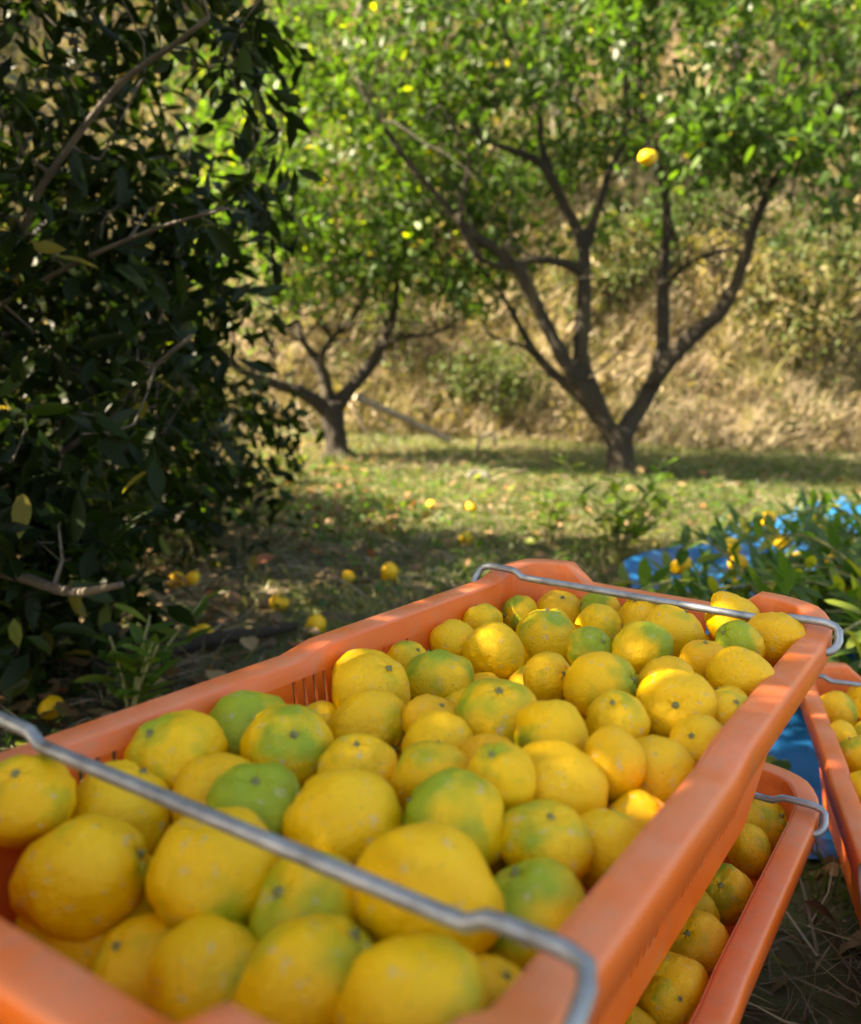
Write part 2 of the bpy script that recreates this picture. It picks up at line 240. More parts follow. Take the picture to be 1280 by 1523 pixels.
def noise_node(nt, scale, detail=4, rough=.55, vec=None, dim='3D'):
    n = N(nt, 'ShaderNodeTexNoise'); n.noise_dimensions = dim
    n.inputs['Scale'].default_value = scale; n.inputs['Detail'].default_value = detail; n.inputs['Roughness'].default_value = rough
    if vec is not None: nt.links.new(vec, n.inputs['Vector'])
    return n

def ramp(nt, fac, stops, interp='LINEAR'):
    r = N(nt, 'ShaderNodeValToRGB'); r.color_ramp.interpolation = interp
    e = r.color_ramp.elements
    while len(e) > len(stops): e.remove(e[-1])
    while len(e) < len(stops): e.new(.5)
    for el, (p, c) in zip(e, stops):
        el.position = p; el.color = (c[0], c[1], c[2], 1) if hasattr(c, '__len__') else (c, c, c, 1)
    nt.links.new(fac, r.inputs[0]); return r

def mix(nt, fac, a, b):
    m = N(nt, 'ShaderNodeMix'); m.data_type = 'RGBA'
    for sock, v in ((m.inputs[0], fac), (m.inputs[6], a), (m.inputs[7], b)):
        if hasattr(v, 'links'): nt.links.new(v, sock)
        elif hasattr(v, '__len__'): sock.default_value = (*v, 1)
        else: sock.default_value = v
    return m.outputs[2]

def mathn(nt, op, a, b=None, clamp=False):
    m = N(nt, 'ShaderNodeMath', operation=op); m.use_clamp = clamp
    for sock, v in zip(m.inputs, (a, b)):
        if v is None: continue
        if hasattr(v, 'links'): nt.links.new(v, sock)
        else: sock.default_value = v
    return m.outputs[0]

def bump(nt, b, height, strength, dist):
    n = N(nt, 'ShaderNodeBump'); n.inputs['Strength'].default_value = strength; n.inputs['Distance'].default_value = dist
    nt.links.new(height, n.inputs['Height']); nt.links.new(n.outputs[0], b.inputs['Normal'])

def leaf_material(name, stops, trans_gain=2.2, rough=.36, trans=.36, spec=.5, mott=(.07, .08, .016), pale=(.10, .14, .045)):
    m, nt, b, out = new_mat(name)
    at = N(nt, 'ShaderNodeAttribute'); at.attribute_name = 'tint'
    r = ramp(nt, at.outputs['Fac'], stops)
    no = noise_node(nt, 35, 2)
    c = mix(nt, mathn(nt, 'MULTIPLY', no.outputs['Fac'], .35), r.outputs[0], mott)
    cc = mix(nt, .12, c, pale)
    nt.links.new(cc, b.inputs['Base Color'])
    b.inputs['Roughness'].default_value = rough
    b.inputs['Specular IOR Level'].default_value = spec
    tr = N(nt, 'ShaderNodeBsdfTranslucent')
    gain = N(nt, 'ShaderNodeMix'); gain.data_type = 'RGBA'; gain.blend_type = 'MULTIPLY'; gain.inputs[0].default_value = 1
    nt.links.new(c, gain.inputs[6]); gain.inputs[7].default_value = (trans_gain * 1.15, trans_gain * 1.25, trans_gain * .45, 1)
    nt.links.new(gain.outputs[2], tr.inputs[0])
    ms = N(nt, 'ShaderNodeMixShader'); ms.inputs[0].default_value = trans
    nt.links.new(b.outputs[0], ms.inputs[1]); nt.links.new(tr.outputs[0], ms.inputs[2])
    nt.links.new(ms.outputs[0], out.inputs[0])
    return m

M = {}
M['leaf_citrus'] = leaf_material('citrus leaf', [(0, (.014, .042, .009)), (.5, (.032, .082, .013)), (.85, (.075, .145, .018)), (.95, (.22, .24, .025)), (1, (.48, .33, .03))], 2.2, .45, .38, .28)
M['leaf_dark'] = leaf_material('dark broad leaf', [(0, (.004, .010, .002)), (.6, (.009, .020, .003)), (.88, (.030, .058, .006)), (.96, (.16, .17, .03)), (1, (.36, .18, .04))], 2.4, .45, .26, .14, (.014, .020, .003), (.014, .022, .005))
M['leaf_bank'] = leaf_material('bank leaf', [(0, (.025, .05, .010)), (.35, (.06, .09, .018)), (.5, (.14, .12, .04)), (.75, (.22, .15, .07)), (1, (.40, .31, .19))], 1.5, .6, .3, .3)
M['litter'] = leaf_material('dead leaf', mott=(.08, .05, .02), pale=(.2, .14, .08), stops= [(0, (.05, .026, .012)), (.45, (.14, .070, .026)), (.75, (.26, .15, .065)), (.93, (.42, .29, .14)), (1, (.40, .12, .05))], trans_gain=1.2, rough=.6, trans=.15, spec=.3)
M['grass'] = leaf_material('grass blade', [(0, (.026, .055, .009)), (.5, (.065, .105, .017)), (.75, (.15, .155, .035)), (1, (.34, .27, .12))], 1.6, .5, .3, .3)
M['straw'] = leaf_material('dry straw', mott=(.16, .12, .07), pale=(.4, .33, .24), stops= [(0, (.11, .075, .05)), (.4, (.29, .225, .15)), (.8, (.56, .47, .34)), (1, (.20, .20, .06))], trans_gain=1.2, rough=.65, trans=.2, spec=.25)

def yuzu_material():
    m, nt, b, out = new_mat('yuzu peel')
    tc = N(nt, 'ShaderNodeTexCoord'); info = N(nt, 'ShaderNodeObjectInfo')
    off = N(nt, 'ShaderNodeVectorMath', operation='ADD')
    sc = mathn(nt, 'MULTIPLY', info.outputs['Random'], 37.0)
    comb = N(nt, 'ShaderNodeCombineXYZ')
    for i in range(3): nt.links.new(sc, comb.inputs[i])
    nt.links.new(tc.outputs['Object'], off.inputs[0]); nt.links.new(comb.outputs[0], off.inputs[1])
    vec = off.outputs[0]
    g = N(nt, 'ShaderNodeAttribute', attribute_type='OBJECT'); g.attribute_name = 'green'
    og = N(nt, 'ShaderNodeAttribute', attribute_type='OBJECT'); og.attribute_name = 'orange'
    sep = N(nt, 'ShaderNodeSeparateXYZ'); nt.links.new(tc.outputs['Object'], sep.inputs[0])
    big = noise_node(nt, 1.0, 2, .45, vec)
    # green gathers towards the stem end, broken up by noise
    pole = mathn(nt, 'MULTIPLY', sep.outputs['Z'], .20)
    f = mathn(nt, 'ADD', mathn(nt, 'ADD', big.outputs['Fac'], pole), mathn(nt, 'MULTIPLY', g.outputs['Fac'], .57))
    gm = ramp(nt, f, [(.76, 0), (1.22, 1)])
    warm = noise_node(nt, 2.2, 2, .5, vec)
    y1 = mix(nt, og.outputs['Fac'], (.87, .475, .006), (.83, .33, .005))
    y2 = mix(nt, mathn(nt, 'MULTIPLY', warm.outputs['Fac'], .55), y1, (.89, .54, .010))
    gcol = mix(nt, warm.outputs['Fac'], (.13, .26, .012), (.33, .42, .014))
    c = mix(nt, mathn(nt, 'MULTIPLY', gm.outputs[0], .9), y2, gcol)
    # pale wind scars, small brown specks
    sc1 = noise_node(nt, 3.4, 6, .65, vec)
    s1 = ramp(nt, sc1.outputs['Fac'], [(.60, 0), (.67, 1)])
    c = mix(nt, mathn(nt, 'MULTIPLY', s1.outputs[0], .6), c, (.50, .40, .24))
    vo = N(nt, 'ShaderNodeTexVoronoi'); vo.inputs['Scale'].default_value = 4.6; nt.links.new(vec, vo.inputs['Vector'])
    s2 = ramp(nt, vo.outputs['Distance'], [(.06, 1), (.13, 0)])
    sel = noise_node(nt, 1.1, 1, .5, vec); s3 = ramp(nt, sel.outputs['Fac'], [(.42, 0), (.52, 1)])
    c = mix(nt, mathn(nt, 'MULTIPLY', mathn(nt, 'MULTIPLY', s2.outputs[0], s3.outputs[0]), .75), c, (.14, .10, .03))
    # oil glands: tiny darker dots
    vp = N(nt, 'ShaderNodeTexVoronoi'); vp.inputs['Scale'].default_value = 15; nt.links.new(vec, vp.inputs['Vector'])
    pr = ramp(nt, vp.outputs['Distance'], [(.0, 1), (.35, 0)])
    c = mix(nt, mathn(nt, 'MULTIPLY', pr.outputs[0], .36), c, (.46, .24, .004))
    nt.links.new(c, b.inputs['Base Color'])
    b.inputs['Roughness'].default_value = .47
    b.inputs['Specular IOR Level'].default_value = .34
    lump = noise_node(nt, 5.5, 5, .7, vec)
    h = mathn(nt, 'ADD', mathn(nt, 'MULTIPLY', pr.outputs[0], -.35), mathn(nt, 'MULTIPLY', lump.outputs['Fac'], 1.4))
    bump(nt, b, h, .6, .0028)
    return m
M['yuzu'] = yuzu_material()

def simple_mat(name, stops, scale, rough, bscale=None, bstr=.3, bdist=.01, detail=6, metallic=0, spec=.5, stretch=None):
    m, nt, b, out = new_mat(name)
    tc = N(nt, 'ShaderNodeTexCoord'); vec = tc.outputs['Object']
    if stretch:
        mp = N(nt, 'ShaderNodeMapping'); mp.inputs['Scale'].default_value = stretch
        nt.links.new(vec, mp.inputs[0]); vec = mp.outputs[0]
    no = noise_node(nt, scale, detail, .6, vec)
    r = ramp(nt, no.outputs['Fac'], stops)
    nt.links.new(r.outputs[0], b.inputs['Base Color'])
    b.inputs['Roughness'].default_value = rough; b.inputs['Metallic'].default_value = metallic
    b.inputs['Specular IOR Level'].default_value = spec
    if bscale:
        nb = noise_node(nt, bscale, 6, .65, vec); bump(nt, b, nb.outputs['Fac'], bstr, bdist)
    return m

def plastic_material():
    m, nt, b, out = new_mat('orange crate plastic')
    tc = N(nt, 'ShaderNodeTexCoord'); vec = tc.outputs['Object']
    n1 = noise_node(nt, 5, 5, .6, vec)
    c = ramp(nt, n1.outputs['Fac'], [(.3, (.76, .115, .009)), (.7, (.84, .150, .014))]).outputs[0]
    # scuffed film, with pinkish sky sheen painted into faces that look up
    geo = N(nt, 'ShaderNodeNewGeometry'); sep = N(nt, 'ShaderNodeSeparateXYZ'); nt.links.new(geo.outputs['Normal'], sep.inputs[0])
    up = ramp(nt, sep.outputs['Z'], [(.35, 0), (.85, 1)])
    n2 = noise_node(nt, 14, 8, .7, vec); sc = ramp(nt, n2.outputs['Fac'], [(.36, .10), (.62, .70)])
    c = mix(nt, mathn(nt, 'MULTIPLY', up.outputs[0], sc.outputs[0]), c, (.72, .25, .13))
    n3 = noise_node(nt, 60, 4, .7, vec); sp = ramp(nt, n3.outputs['Fac'], [(.66, 0), (.74, 1)])
    c = mix(nt, mathn(nt, 'MULTIPLY', sp.outputs[0], .45), c, (.28, .16, .10))
    mp = N(nt, 'ShaderNodeMapping'); mp.inputs['Scale'].default_value = (30, 9, 3); nt.links.new(vec, mp.inputs[0])
    n4 = noise_node(nt, 3, 8, .75, mp.outputs[0]); g4 = ramp(nt, n4.outputs['Fac'], [(.52, 0), (.68, 1)])
    c = mix(nt, mathn(nt, 'MULTIPLY', g4.outputs[0], .38), c, (.40, .20, .12))
    n5 = noise_node(nt, 2.2, 6, .7, vec); g5 = ramp(nt, n5.outputs['Fac'], [(.50, 0), (.66, 1)])
    c = mix(nt, mathn(nt, 'MULTIPLY', g5.outputs[0], .25), c, (.74, .26, .11))
    nt.links.new(c, b.inputs['Base Color'])
    rr = ramp(nt, n2.outputs['Fac'], [(.3, .34), (.7, .52)]); nt.links.new(rr.outputs[0], b.inputs['Roughness'])
    bump(nt, b, n2.outputs['Fac'], .12, .004)
    return m
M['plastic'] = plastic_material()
M['wire'] = simple_mat('galvanised wire', [(.30, (.13, .12, .11)), (.45, (.25, .27, .29)), (.7, (.40, .42, .44))], 38, .46, 150, .3, .001, metallic=.7)
M['calyx'] = simple_mat('calyx', [(.3, (.10, .12, .03)), (.7, (.26, .22, .08))], 6, .7)
M['bark'] = simple_mat('citrus bark', [(.3, (.009, .006, .002)), (.55, (.021, .014, .004)), (.68, (.046, .034, .011)), (.82, (.042, .046, .008))], 7, .85, 38, .9, .02, stretch=(1, 1, .45))
M['bark_pale'] = simple_mat('pale twig bark', [(.3, (.04, .030, .020)), (.7, (.11, .085, .058))], 14, .8, 60, .5, .008)
M['stick'] = simple_mat('dead stick', [(.3, (.16, .12, .08)), (.7, (.38, .31, .22))], 20, .85, 50, .5, .006)
M['stone'] = simple_mat('weathered stone', [(.3, (.08, .07, .055)), (.7, (.20, .18, .14))], 9, .9, 30, .6, .02)
M['tarp'] = simple_mat('blue tarpaulin', [(.3, (.002, .075, .21)), (.6, (.003, .12, .31)), (.8, (.012, .17, .38))], 9, .38, 70, .25, .006)
M['ground'] = simple_mat('orchard soil', [(.25, (.034, .023, .010)), (.45, (.075, .050, .022)), (.6, (.075, .085, .022)), (.8, (.18, .135, .055))], 2.6, .95, 26, .8, .03, detail=10)
M['bank'] = simple_mat('bank earth and thatch', [(.30, (.07, .05, .028)), (.45, (.20, .14, .075)), (.60, (.15, .14, .05)), (.8, (.36, .28, .16))], 1.7, .95, 18, .9, .05, detail=12)

# ------------------------------------------------------------------ ground and bank
def ground_h(x, y):
    x = np.asarray(x, float); y = np.asarray(y, float)
    base = .06 * np.clip(y - 1.6, 0, 12)
    base = base + .10 * np.clip(-x - 1.2, 0, 2) ** 1.3
    fade = np.clip((np.hypot(x - .3, y - .9) - .9) / .8, .12, 1)
    return base + fade * (.05 * fbm(x * 1.2, y * 1.2, 3) + .03 * fbm(x * 5, y * 5, 9))

def bank_foot(x):
    return 7.0 + .05 * x + .9 * fbm(np.asarray(x, float) * .5, np.zeros_like(np.asarray(x, float)) + 3.3, 21)

def bank_h(x, y):
    x = np.asarray(x, float); y = np.asarray(y, float)
    t = y - bank_foot(x)
    rise = np.where(t < 0, t * .5, 1.25 * t * np.clip(.45 + t * .6, 0, 1))
    rise = np.where(t > 6, rise - (t - 6) * .8, rise)
    return .30 + rise + np.clip(t, 0, 1) * (1.1 * fbm(x * .8, y * .8, 31) + .55 * fbm(x * 2.6, y * 2.6, 41))

def grid_sheet(name, xs, ys, hf, mat):
    X, Y = np.meshgrid(xs, ys); Z = hf(X, Y)
    nx, ny = len(xs), len(ys)
    V = np.stack([X, Y, Z], -1).reshape(-1, 3)
    i = (np.arange(ny - 1)[:, None] * nx + np.arange(nx - 1)[None]).ravel()
    L = np.stack([i, i + 1, i + 1 + nx, i + nx], -1).ravel()
    st = np.arange(len(i)) * 4
    o = link(name, bigmesh(name, V, L, st, np.full(len(i), 4)), None, mat)
    return tag(o, kind='structure')

xs = np.concatenate([[-120, -60, -30, -15], np.arange(-8, -3, .4), np.arange(-3, 4, .045), np.arange(4, 10, .4), [15, 30, 60, 120]])
ys = np.concatenate([[-120, -60, -25, -10], np.arange(-5, .3, .3), np.arange(.3, 7.4, .045), np.arange(7.5, 10, .5)])
tag(grid_sheet('ground', xs, ys, lambda X, Y: np.where(np.hypot(X, Y) > 200, 0, ground_h(X, Y) - np.clip(np.abs(X) - 12, 0, 100) * .01), M['ground']),
    'trampled orchard ground of soil, grass and dead leaves', 'ground')
xs = np.concatenate([[-60, -40, -25, -15], np.arange(-9, 10, .09), [15, 25, 40, 60]])
ys = np.concatenate([np.arange(5.6, 13, .09), [14, 16, 20, 26]])
tag(grid_sheet('hillside', xs, ys, bank_h, M['bank']), 'steep earth bank covered with dry grass behind the trees', 'hillside')

# ------------------------------------------------------------------ crates
HX, HY, RC, CH, FL, TAPER = .20, .430, .075, .235, .027, .040
YS = -.025      # the crate's middle lies this far from the point midway between its handles
def rim_h(kind, t):
    """height of the rim above nominal; kind 'L' long side (t = y), 'S' short side (t = |x|), 'C' corner (t 0..1 from long to short)."""
    if kind == 'L': return float(np.interp(t, [-.355, -.34, -.315, -.03, .01, .33, .355], [.000, -.004, -.017, -.016, -.009, -.006, .000]))
    if kind == 'S': return float(np.interp(t, [0, .088, .115, .2], [-.008, -.008, .014, .014]))
    return float(np.interp(t, [0, .5, 1], [0, .012, .014]))

def stations():
    S = []   # (cx, cy, nx, ny, height, slot?)
    sx, sy = HX - RC, HY - RC
    def slots(centres, lo, hi, n=5, pitch=.0135, w=.0045):
        pts = [(lo, False)]
        for c in centres:
            for k in range(n):
                a = c + (k - (n - 1) / 2) * pitch
                pts += [(a - w / 2, True), (a + w / 2, False)]
        for e in (-.34, -.315, -.03, .01, .33):
            if lo == -sy and all(abs(e - p[0]) > .004 for p in pts): pts.append((e, None))
        for e in (-.115, -.088, .088, .115):
            if lo == -sx and all(abs(e - p[0]) > .004 for p in pts): pts.append((e, None))
        pts.sort(key=lambda q: q[0])
        out = []; cur = False
        for p, s in pts:
            cur = cur if s is None else s
            out.append((p, cur))
        return out + [(hi, False)]
    longs = slots([-.245, -.135, -.02, .10, .215], -sy, sy)
    shorts = slots([-.045, .045], -sx, sx, 4)
    def corner(cx, cy, a0, rev):
        for k in range(1, 8):
            a = a0 + k * math.pi / 16; t = k / 8
            S.append((cx, cy, math.cos(a), math.sin(a), rim_h('C', 1 - t if rev else t), False))
    # counter-clockwise from the right long side
    for y, s in longs: S.append((sx, y, 1, 0, rim_h('L', y), s))
    corner(sx, sy, 0, False)
    for x, s in [(-p, q) for p, q in shorts]: S.append((x, sy, 0, 1, rim_h('S', abs(x)), s))
    corner(-sx, sy, math.pi / 2, True)
    ml = longs[::-1]
    for k, (y, s) in enumerate(ml): S.append((-sx, y, -1, 0, rim_h('L', y), ml[k + 1][1] if k + 1 < len(ml) else False))
    corner(-sx, -sy, math.pi, False)
    for x, s in shorts: S.append((x, -sy, 0, -1, rim_h('S', abs(x)), s))
    corner(sx, -sy, 1.5 * math.pi, True)
    return S
ST = stations()

def crate_meshes():
    n = len(ST)
    lev = [0, .030, .088, .118, .174, CH]
    V = []; F = []
    for j, d in enumerate(lev):
        off = FL - .001 + TAPER * d / CH
        for cx, cy, nx, ny, h, s in ST:
            V.append((cx + nx * (RC - off), cy + ny * (RC - off), CH - d + (h if j == 0 else 0) - (.002 if j == 0 else 0)))
    for j in range(len(lev) - 1):
        for k in range(n):
            if ST[k][5] and j in (1, 3): continue
            k2 = (k + 1) % n
            F.append((j * n + k, (j + 1) * n + k, (j + 1) * n + k2, j * n + k2))
    F.append(tuple((len(lev) - 1) * n + k for k in range(n)))
    body = pymesh('crate_body', V, F, False)
    sec = [(-FL, -.0025), (-.0255, -.0002), (-.023, .0008), (-.0045, .0008), (-.0012, -.0004), (0, -.0035), (.001, -.024), (-.0025, -.024), (-.0032, -.0048), (-FL, -.0045)]
    V = []; F = []; m = len(sec)
    for cx, cy, nx, ny, h, s in ST:
        for o, z in sec: V.append((cx + nx * (RC + o), cy + ny * (RC + o), CH + h + z))
    for k in range(n):
        k2 = (k + 1) % n
        for q in range(m):
            q2 = (q + 1) % m
            F.append((k * m + q, k2 * m + q, k2 * m + q2, k * m + q2))
    rim = pymesh('crate_rim', V, F)
    sec = [(.0005, .004), (.0045, .003), (.0045, -.003), (.0005, -.004)]
    V = []; F = []; m = 4; d = .103
    for cx, cy, nx, ny, h, s in ST:
        off = FL + TAPER * d / CH
        for o, z in sec: V.append((cx + nx * (RC - off + o), cy + ny * (RC - off + o), CH - d + z))
    for k in range(n):
        k2 = (k + 1) % n
        for q in range(m):
            q2 = (q + 1) % m
            F.append((k * m + q, k2 * m + q, k2 * m + q2, k * m + q2))
    band = pymesh('crate_band', V, F)
    # bail: cross bar with a small step near each end, arms running along the outside to the pivots
    w = HX + .010
    half = [(w, -.085, -.045), (w, -.06, -.030), (w, -.012, .002), (w - .004, -.003, .0055), (w - .014, 0, .0062), (.168, 0, .0062), (.160, 0, .0058), (.150, 0, -.0002), (.142, 0, -.0006), (.08, 0, -.0006)]
    pts = [(x, y, z, .0043) for x, y, z in half] + [(-x, y, z, .0043) for x, y, z in half[::-1]]
    b = Build(); b.add(*tube(smooth_path(pts, .006), 10)); wire = b.mesh('bail')
    half = [(w - .016, .020, -.020), (w - .005, .016, -.017), (w - .001, .009, -.008), (w - .003, .002, .001), (w - .014, 0, .0062)] + half[5:]
    pts = [(x, y, z, .0043) for x, y, z in half] + [(-x, y, z, .0043) for x, y, z in half[::-1]]
    b = Build(); b.add(*tube(smooth_path(pts, .006), 10)); wire2 = b.mesh('bail')
    return body, rim, band, wire, wire2
BODY, RIMM, BAND, BAIL, BAIL2 = crate_meshes()

def make_crate(loc, rz, label):
    loc = (loc[0] - math.sin(rz) * YS, loc[1] + math.cos(rz) * YS, loc[2])
    t = empty('harvest_crate', loc, rz)
    tag(t, label, 'crate', 'orange plastic harvest crates')
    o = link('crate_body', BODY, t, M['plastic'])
    md = o.modifiers.new('thickness', 'SOLIDIFY'); md.thickness = .003; md.offset = 0
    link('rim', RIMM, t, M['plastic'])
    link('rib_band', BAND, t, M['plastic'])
    for sgn in (1, -1):
        h = link('wire_handle', BAIL if sgn > 0 else BAIL2, t, M['wire'])
        h.location = (0, sgn * -.324 - YS, CH + .002)
        if sgn < 0: h.rotation_euler = (0, 0, math.pi)
    return t

ANG_A = math.atan2(-.53261, .84636)
ANG_3 = math.atan2(-.276, .961)
TOP_C = (.0692, .7047)
TOP_Z, LOW_Z = .265, .024
LOWER_C = (LOWER_C[0] + .5326 * .03, LOWER_C[1] + .8464 * .03)
crate_top = make_crate((TOP_C[0], TOP_C[1], TOP_Z), ANG_A, 'orange plastic crate heaped with yuzu, stacked on top of another crate')
crate_low = make_crate((LOWER_C[0], LOWER_C[1], LOW_Z), ANG_A, 'orange plastic crate of yuzu underneath the heaped crate')
THIRD_C = (THIRD_C[0] + .012, THIRD_C[1])
crate_third = make_crate((THIRD_C[0], THIRD_C[1], LOW_Z), ANG_3, 'orange plastic crate of yuzu standing by itself on the blue tarp')

# ------------------------------------------------------------------ yuzu fruit
def yuzu_mesh(k):
    rnd = random.Random(100 + k)
    seg, rings = 36, 22
    el = [.80, .88, .82, 1.02, .86, 1.16, .94, .84][k]          # some are longer, most are oblate
    nip = [0, .04, 0, .10, .02, .16, .05, 0][k]
    off = Vector((rnd.random() * 50, rnd.random() * 50, k * 9.1))
    V = []; F = []
    for i in range(rings + 1):
        th = math.pi * i / rings
        for j in range(seg):
            ph = 2 * math.pi * j / seg
            d = Vector((math.sin(th) * math.cos(ph), math.sin(th) * math.sin(ph), math.cos(th)))
            r = 1 + .12 * mnoise.noise(d * 1.2 + off) + .045 * mnoise.noise(d * 3.6 + off) + .018 * mnoise.noise(d * 8 + off)
            # ribs running from the stem dimple
            r += .022 * math.cos(ph * 5 + k) * math.exp(-(th / .55) ** 2)
            r -= .13 * math.exp(-(th / .24) ** 2)
            r += nip * math.exp(-((math.pi - th) / .35) ** 2)
            r -= .05 * math.exp(-((math.pi - th) / .14) ** 2)
            p = d * r; V.append((p.x, p.y, p.z * el))
    for i in range(rings):
        for j in range(seg):
            j2 = (j + 1) % seg
            F.append((i * seg + j, (i + 1) * seg + j, (i + 1) * seg + j2, i * seg + j2))
    wide = sum(math.hypot(v[0], v[1]) for v in V[seg * (rings // 2):seg * (rings // 2 + 1)]) / seg
    q = 1 / max(wide, .5 * (wide + el)); V = [(v[0] * q, v[1] * q, v[2] * q) for v in V]
    me = pymesh('yuzu', V, F)
    me.materials.append(M['yuzu'])
    # stem button in the dimple
    z0 = sum(v[2] for v in V[:seg]) / seg
    b = Build(); vv = [(0, 0, z0 + .075)]; ff = []
    for j in range(15):
        a = 2 * math.pi * j / 15; rr = .105 * (1 + .25 * math.cos(5 * a))
        vv.append((rr * math.cos(a), rr * math.sin(a), z0 + .02)); vv.append((.05 * math.cos(a), .05 * math.sin(a), z0 + .065))
    for j in range(15):
        j2 = (j + 1) % 15
        ff.append((1 + 2 * j, 1 + 2 * j2, 2 + 2 * j2, 2 + 2 * j)); ff.append((2 + 2 * j, 2 + 2 * j2, 0))
    b.add(vv, ff)
    b.add(*tube([(0, 0, z0 + .03, .045), (.01, 0, z0 + .11, .04)], 7))
    cal = b.mesh('calyx'); cal.materials.append(M['calyx'])
    return me, cal
YM = [yuzu_mesh(k) for k in range(8)]
yr = random.Random(77)

def make_yuzu(p, r, green, orange, label, group, rot=None, var=None, calyx=True):
    k = yr.randrange(8) if var is None else var
    o = link('yuzu_fruit', YM[k][0])
    o.location = p; o.scale = (r, r, r)
    o.rotation_euler = rot if rot is not None else (towards((yr.uniform(-.8, .8), yr.uniform(-1.1, .5), 1), yr.uniform(0, 6.28)) if yr.random() < .5 else (yr.uniform(0, 6.28), yr.uniform(0, 6.28), yr.uniform(0, 6.28)))
    o['green'] = float(green); o['orange'] = float(orange)
    tag(o, label, 'yuzu', group)
    if calyx:
        link('calyx', YM[k][1], o)
    return o

def look(r, g, o):
    s = 'large ' if r > .0325 else ('small ' if r < .0245 else '')
    if g > .78: c = 'mostly green'
    elif g > .48: c = 'half green'
    elif g > .28: c = 'yellow-green'
    elif o > .35: c = 'orange-tinged'
    elif g > .12: c = 'faintly green-tinged'
    else: c = 'clear yellow'
    return s + c

def place_word(x, y):
    if y > .23: a = 'under the tree-side handle'
    elif y > .06: a = 'short of the tree-side handle'
    elif y > -.14: a = 'midway between handles'
    elif y > -.27: a = 'beside the other handle'
    else: a = 'beyond the other handle'
    if x < -.075: b = ', bush-side wall'
    elif x > .075: b = ', tarp-side wall'
    else: b = ''
    return a + b

def crate_point(c, z, ang, x, y, dz):
    ca, sa = math.cos(ang), math.sin(ang)
    return Vector((c[0] + ca * x - sa * y, c[1] + sa * x + ca * y, z + CH + dz))

def towards(v, roll=0):
    return (Vector(v).to_track_quat('Z', 'Y') @ Euler((0, 0, roll)).to_quaternion()).to_euler()
SPECIAL = {20: ((-.25, -.75, .35), 0), 28: ((-.05, -.35, .95), 2), 50: ((.05, -.25, .95), 0), 53: ((.5, .1, .2), 5), 55: ((-.75, -.45, -.35), 5), 45: ((-.6, .2, .3), 3),
           56: ((.3, .6, .3), 4), 46: ((-.8, .1, .3), 3), 42: ((.9, .1, .2), 3), 58: ((-.4, .2, .9), 6), 26: ((-.3, .3, .85), 1), 47: ((.1, -.2, .95), 0)}
for i, (x, y, dz, r, g, og) in enumerate(YUZU):
    if i == 53: r, dz = .033, dz - .026
    p = crate_point(TOP_C, TOP_Z, ANG_A, x, y, dz)
    rot = var = None
    if i in SPECIAL: rot, var = towards(SPECIAL[i][0], i), SPECIAL[i][1]
    make_yuzu(p, r * 1.04, g, og, look(r, g, og) + ' yuzu topping the heaped crate, ' + place_word(x, y), 'yuzu heaped in the top crate', rot, var)
for x, y, dz, r in YUZU_UNDER:
    p = crate_point(TOP_C, TOP_Z, ANG_A, x, y, dz)
    make_yuzu(p, r, yr.uniform(0, .4), yr.uniform(0, .6), 'yuzu wedged beneath others in the heaped crate, mostly hidden', 'yuzu heaped in the top crate')
for x, y, dz, r in YUZU_LOWER:
    y = max(-.33, min(.345, y)); x = max(-.14, min(.140, x)); g = yr.choice([.05, .1, .2, .35]); og = yr.uniform(.2, .6)
    make_yuzu(crate_point(LOWER_C, LOW_Z, ANG_A, x, y, dz - .012), r, g, og, 'yuzu lying in the shaded crate underneath the heaped one', 'yuzu in the lower crate')
for x, y, dz, r in YUZU_THIRD:
    g = yr.choice([.05, .2, .35, .5]); og = yr.uniform(.1, .5)
    make_yuzu(crate_point(THIRD_C, LOW_Z, ANG_3, x, y, dz), r, g, og, 'yuzu in the separate crate standing on the blue tarp', 'yuzu in the crate on the tarp')

# ------------------------------------------------------------------ trees
def leaf_variant_meshes(prefix, mat, tints):
    out = []
    for k, t in enumerate(tints):
        rnd = random.Random(k + 3)
        droop = rnd.uniform(-.05, .22); fold = rnd.uniform(.4, 1.6); tw = rnd.uniform(-.06, .06)
        rows = [(0, 0), (.12, .11), (.3, .19), (.5, .215), (.7, .17), (.88, .085)]
        V = [(0, 0, 0)]; F = []
        for (t_, w) in rows[1:]:
            z = -droop * t_ * t_
            V += [(-w, t_ - .015, z + w * .28 * fold + tw * t_), (0, t_, z), (w, t_ - .015, z + w * .28 * fold - tw * t_)]
        V.append((0, 1, -droop))
        F += [(0, 2, 1), (0, 3, 2)]
        for i in range(4):
            a = 1 + 3 * i
            F += [(a, a + 1, a + 4, a + 3), (a + 1, a + 2, a + 5, a + 4)]
        a = 13; F += [(a, a + 1, 16), (a + 1, a + 2, 16)]
        me = pymesh(prefix, V, F)
        at = me.attributes.new('tint', 'FLOAT', 'POINT'); at.data.foreach_set('value', np.full(len(V), t, np.float32))
        me.materials.append(mat); out.append(me)
    return out
CITRUS_LEAVES = leaf_variant_meshes('citrus_leaf', M['leaf_citrus'], [.1, .3, .45, .55, .7, .8, .9, .97])
DARK_LEAVES = leaf_variant_meshes('broad_leaf', M['leaf_dark'], [.05, .15, .3, .4, .5, .65, .8, .97])

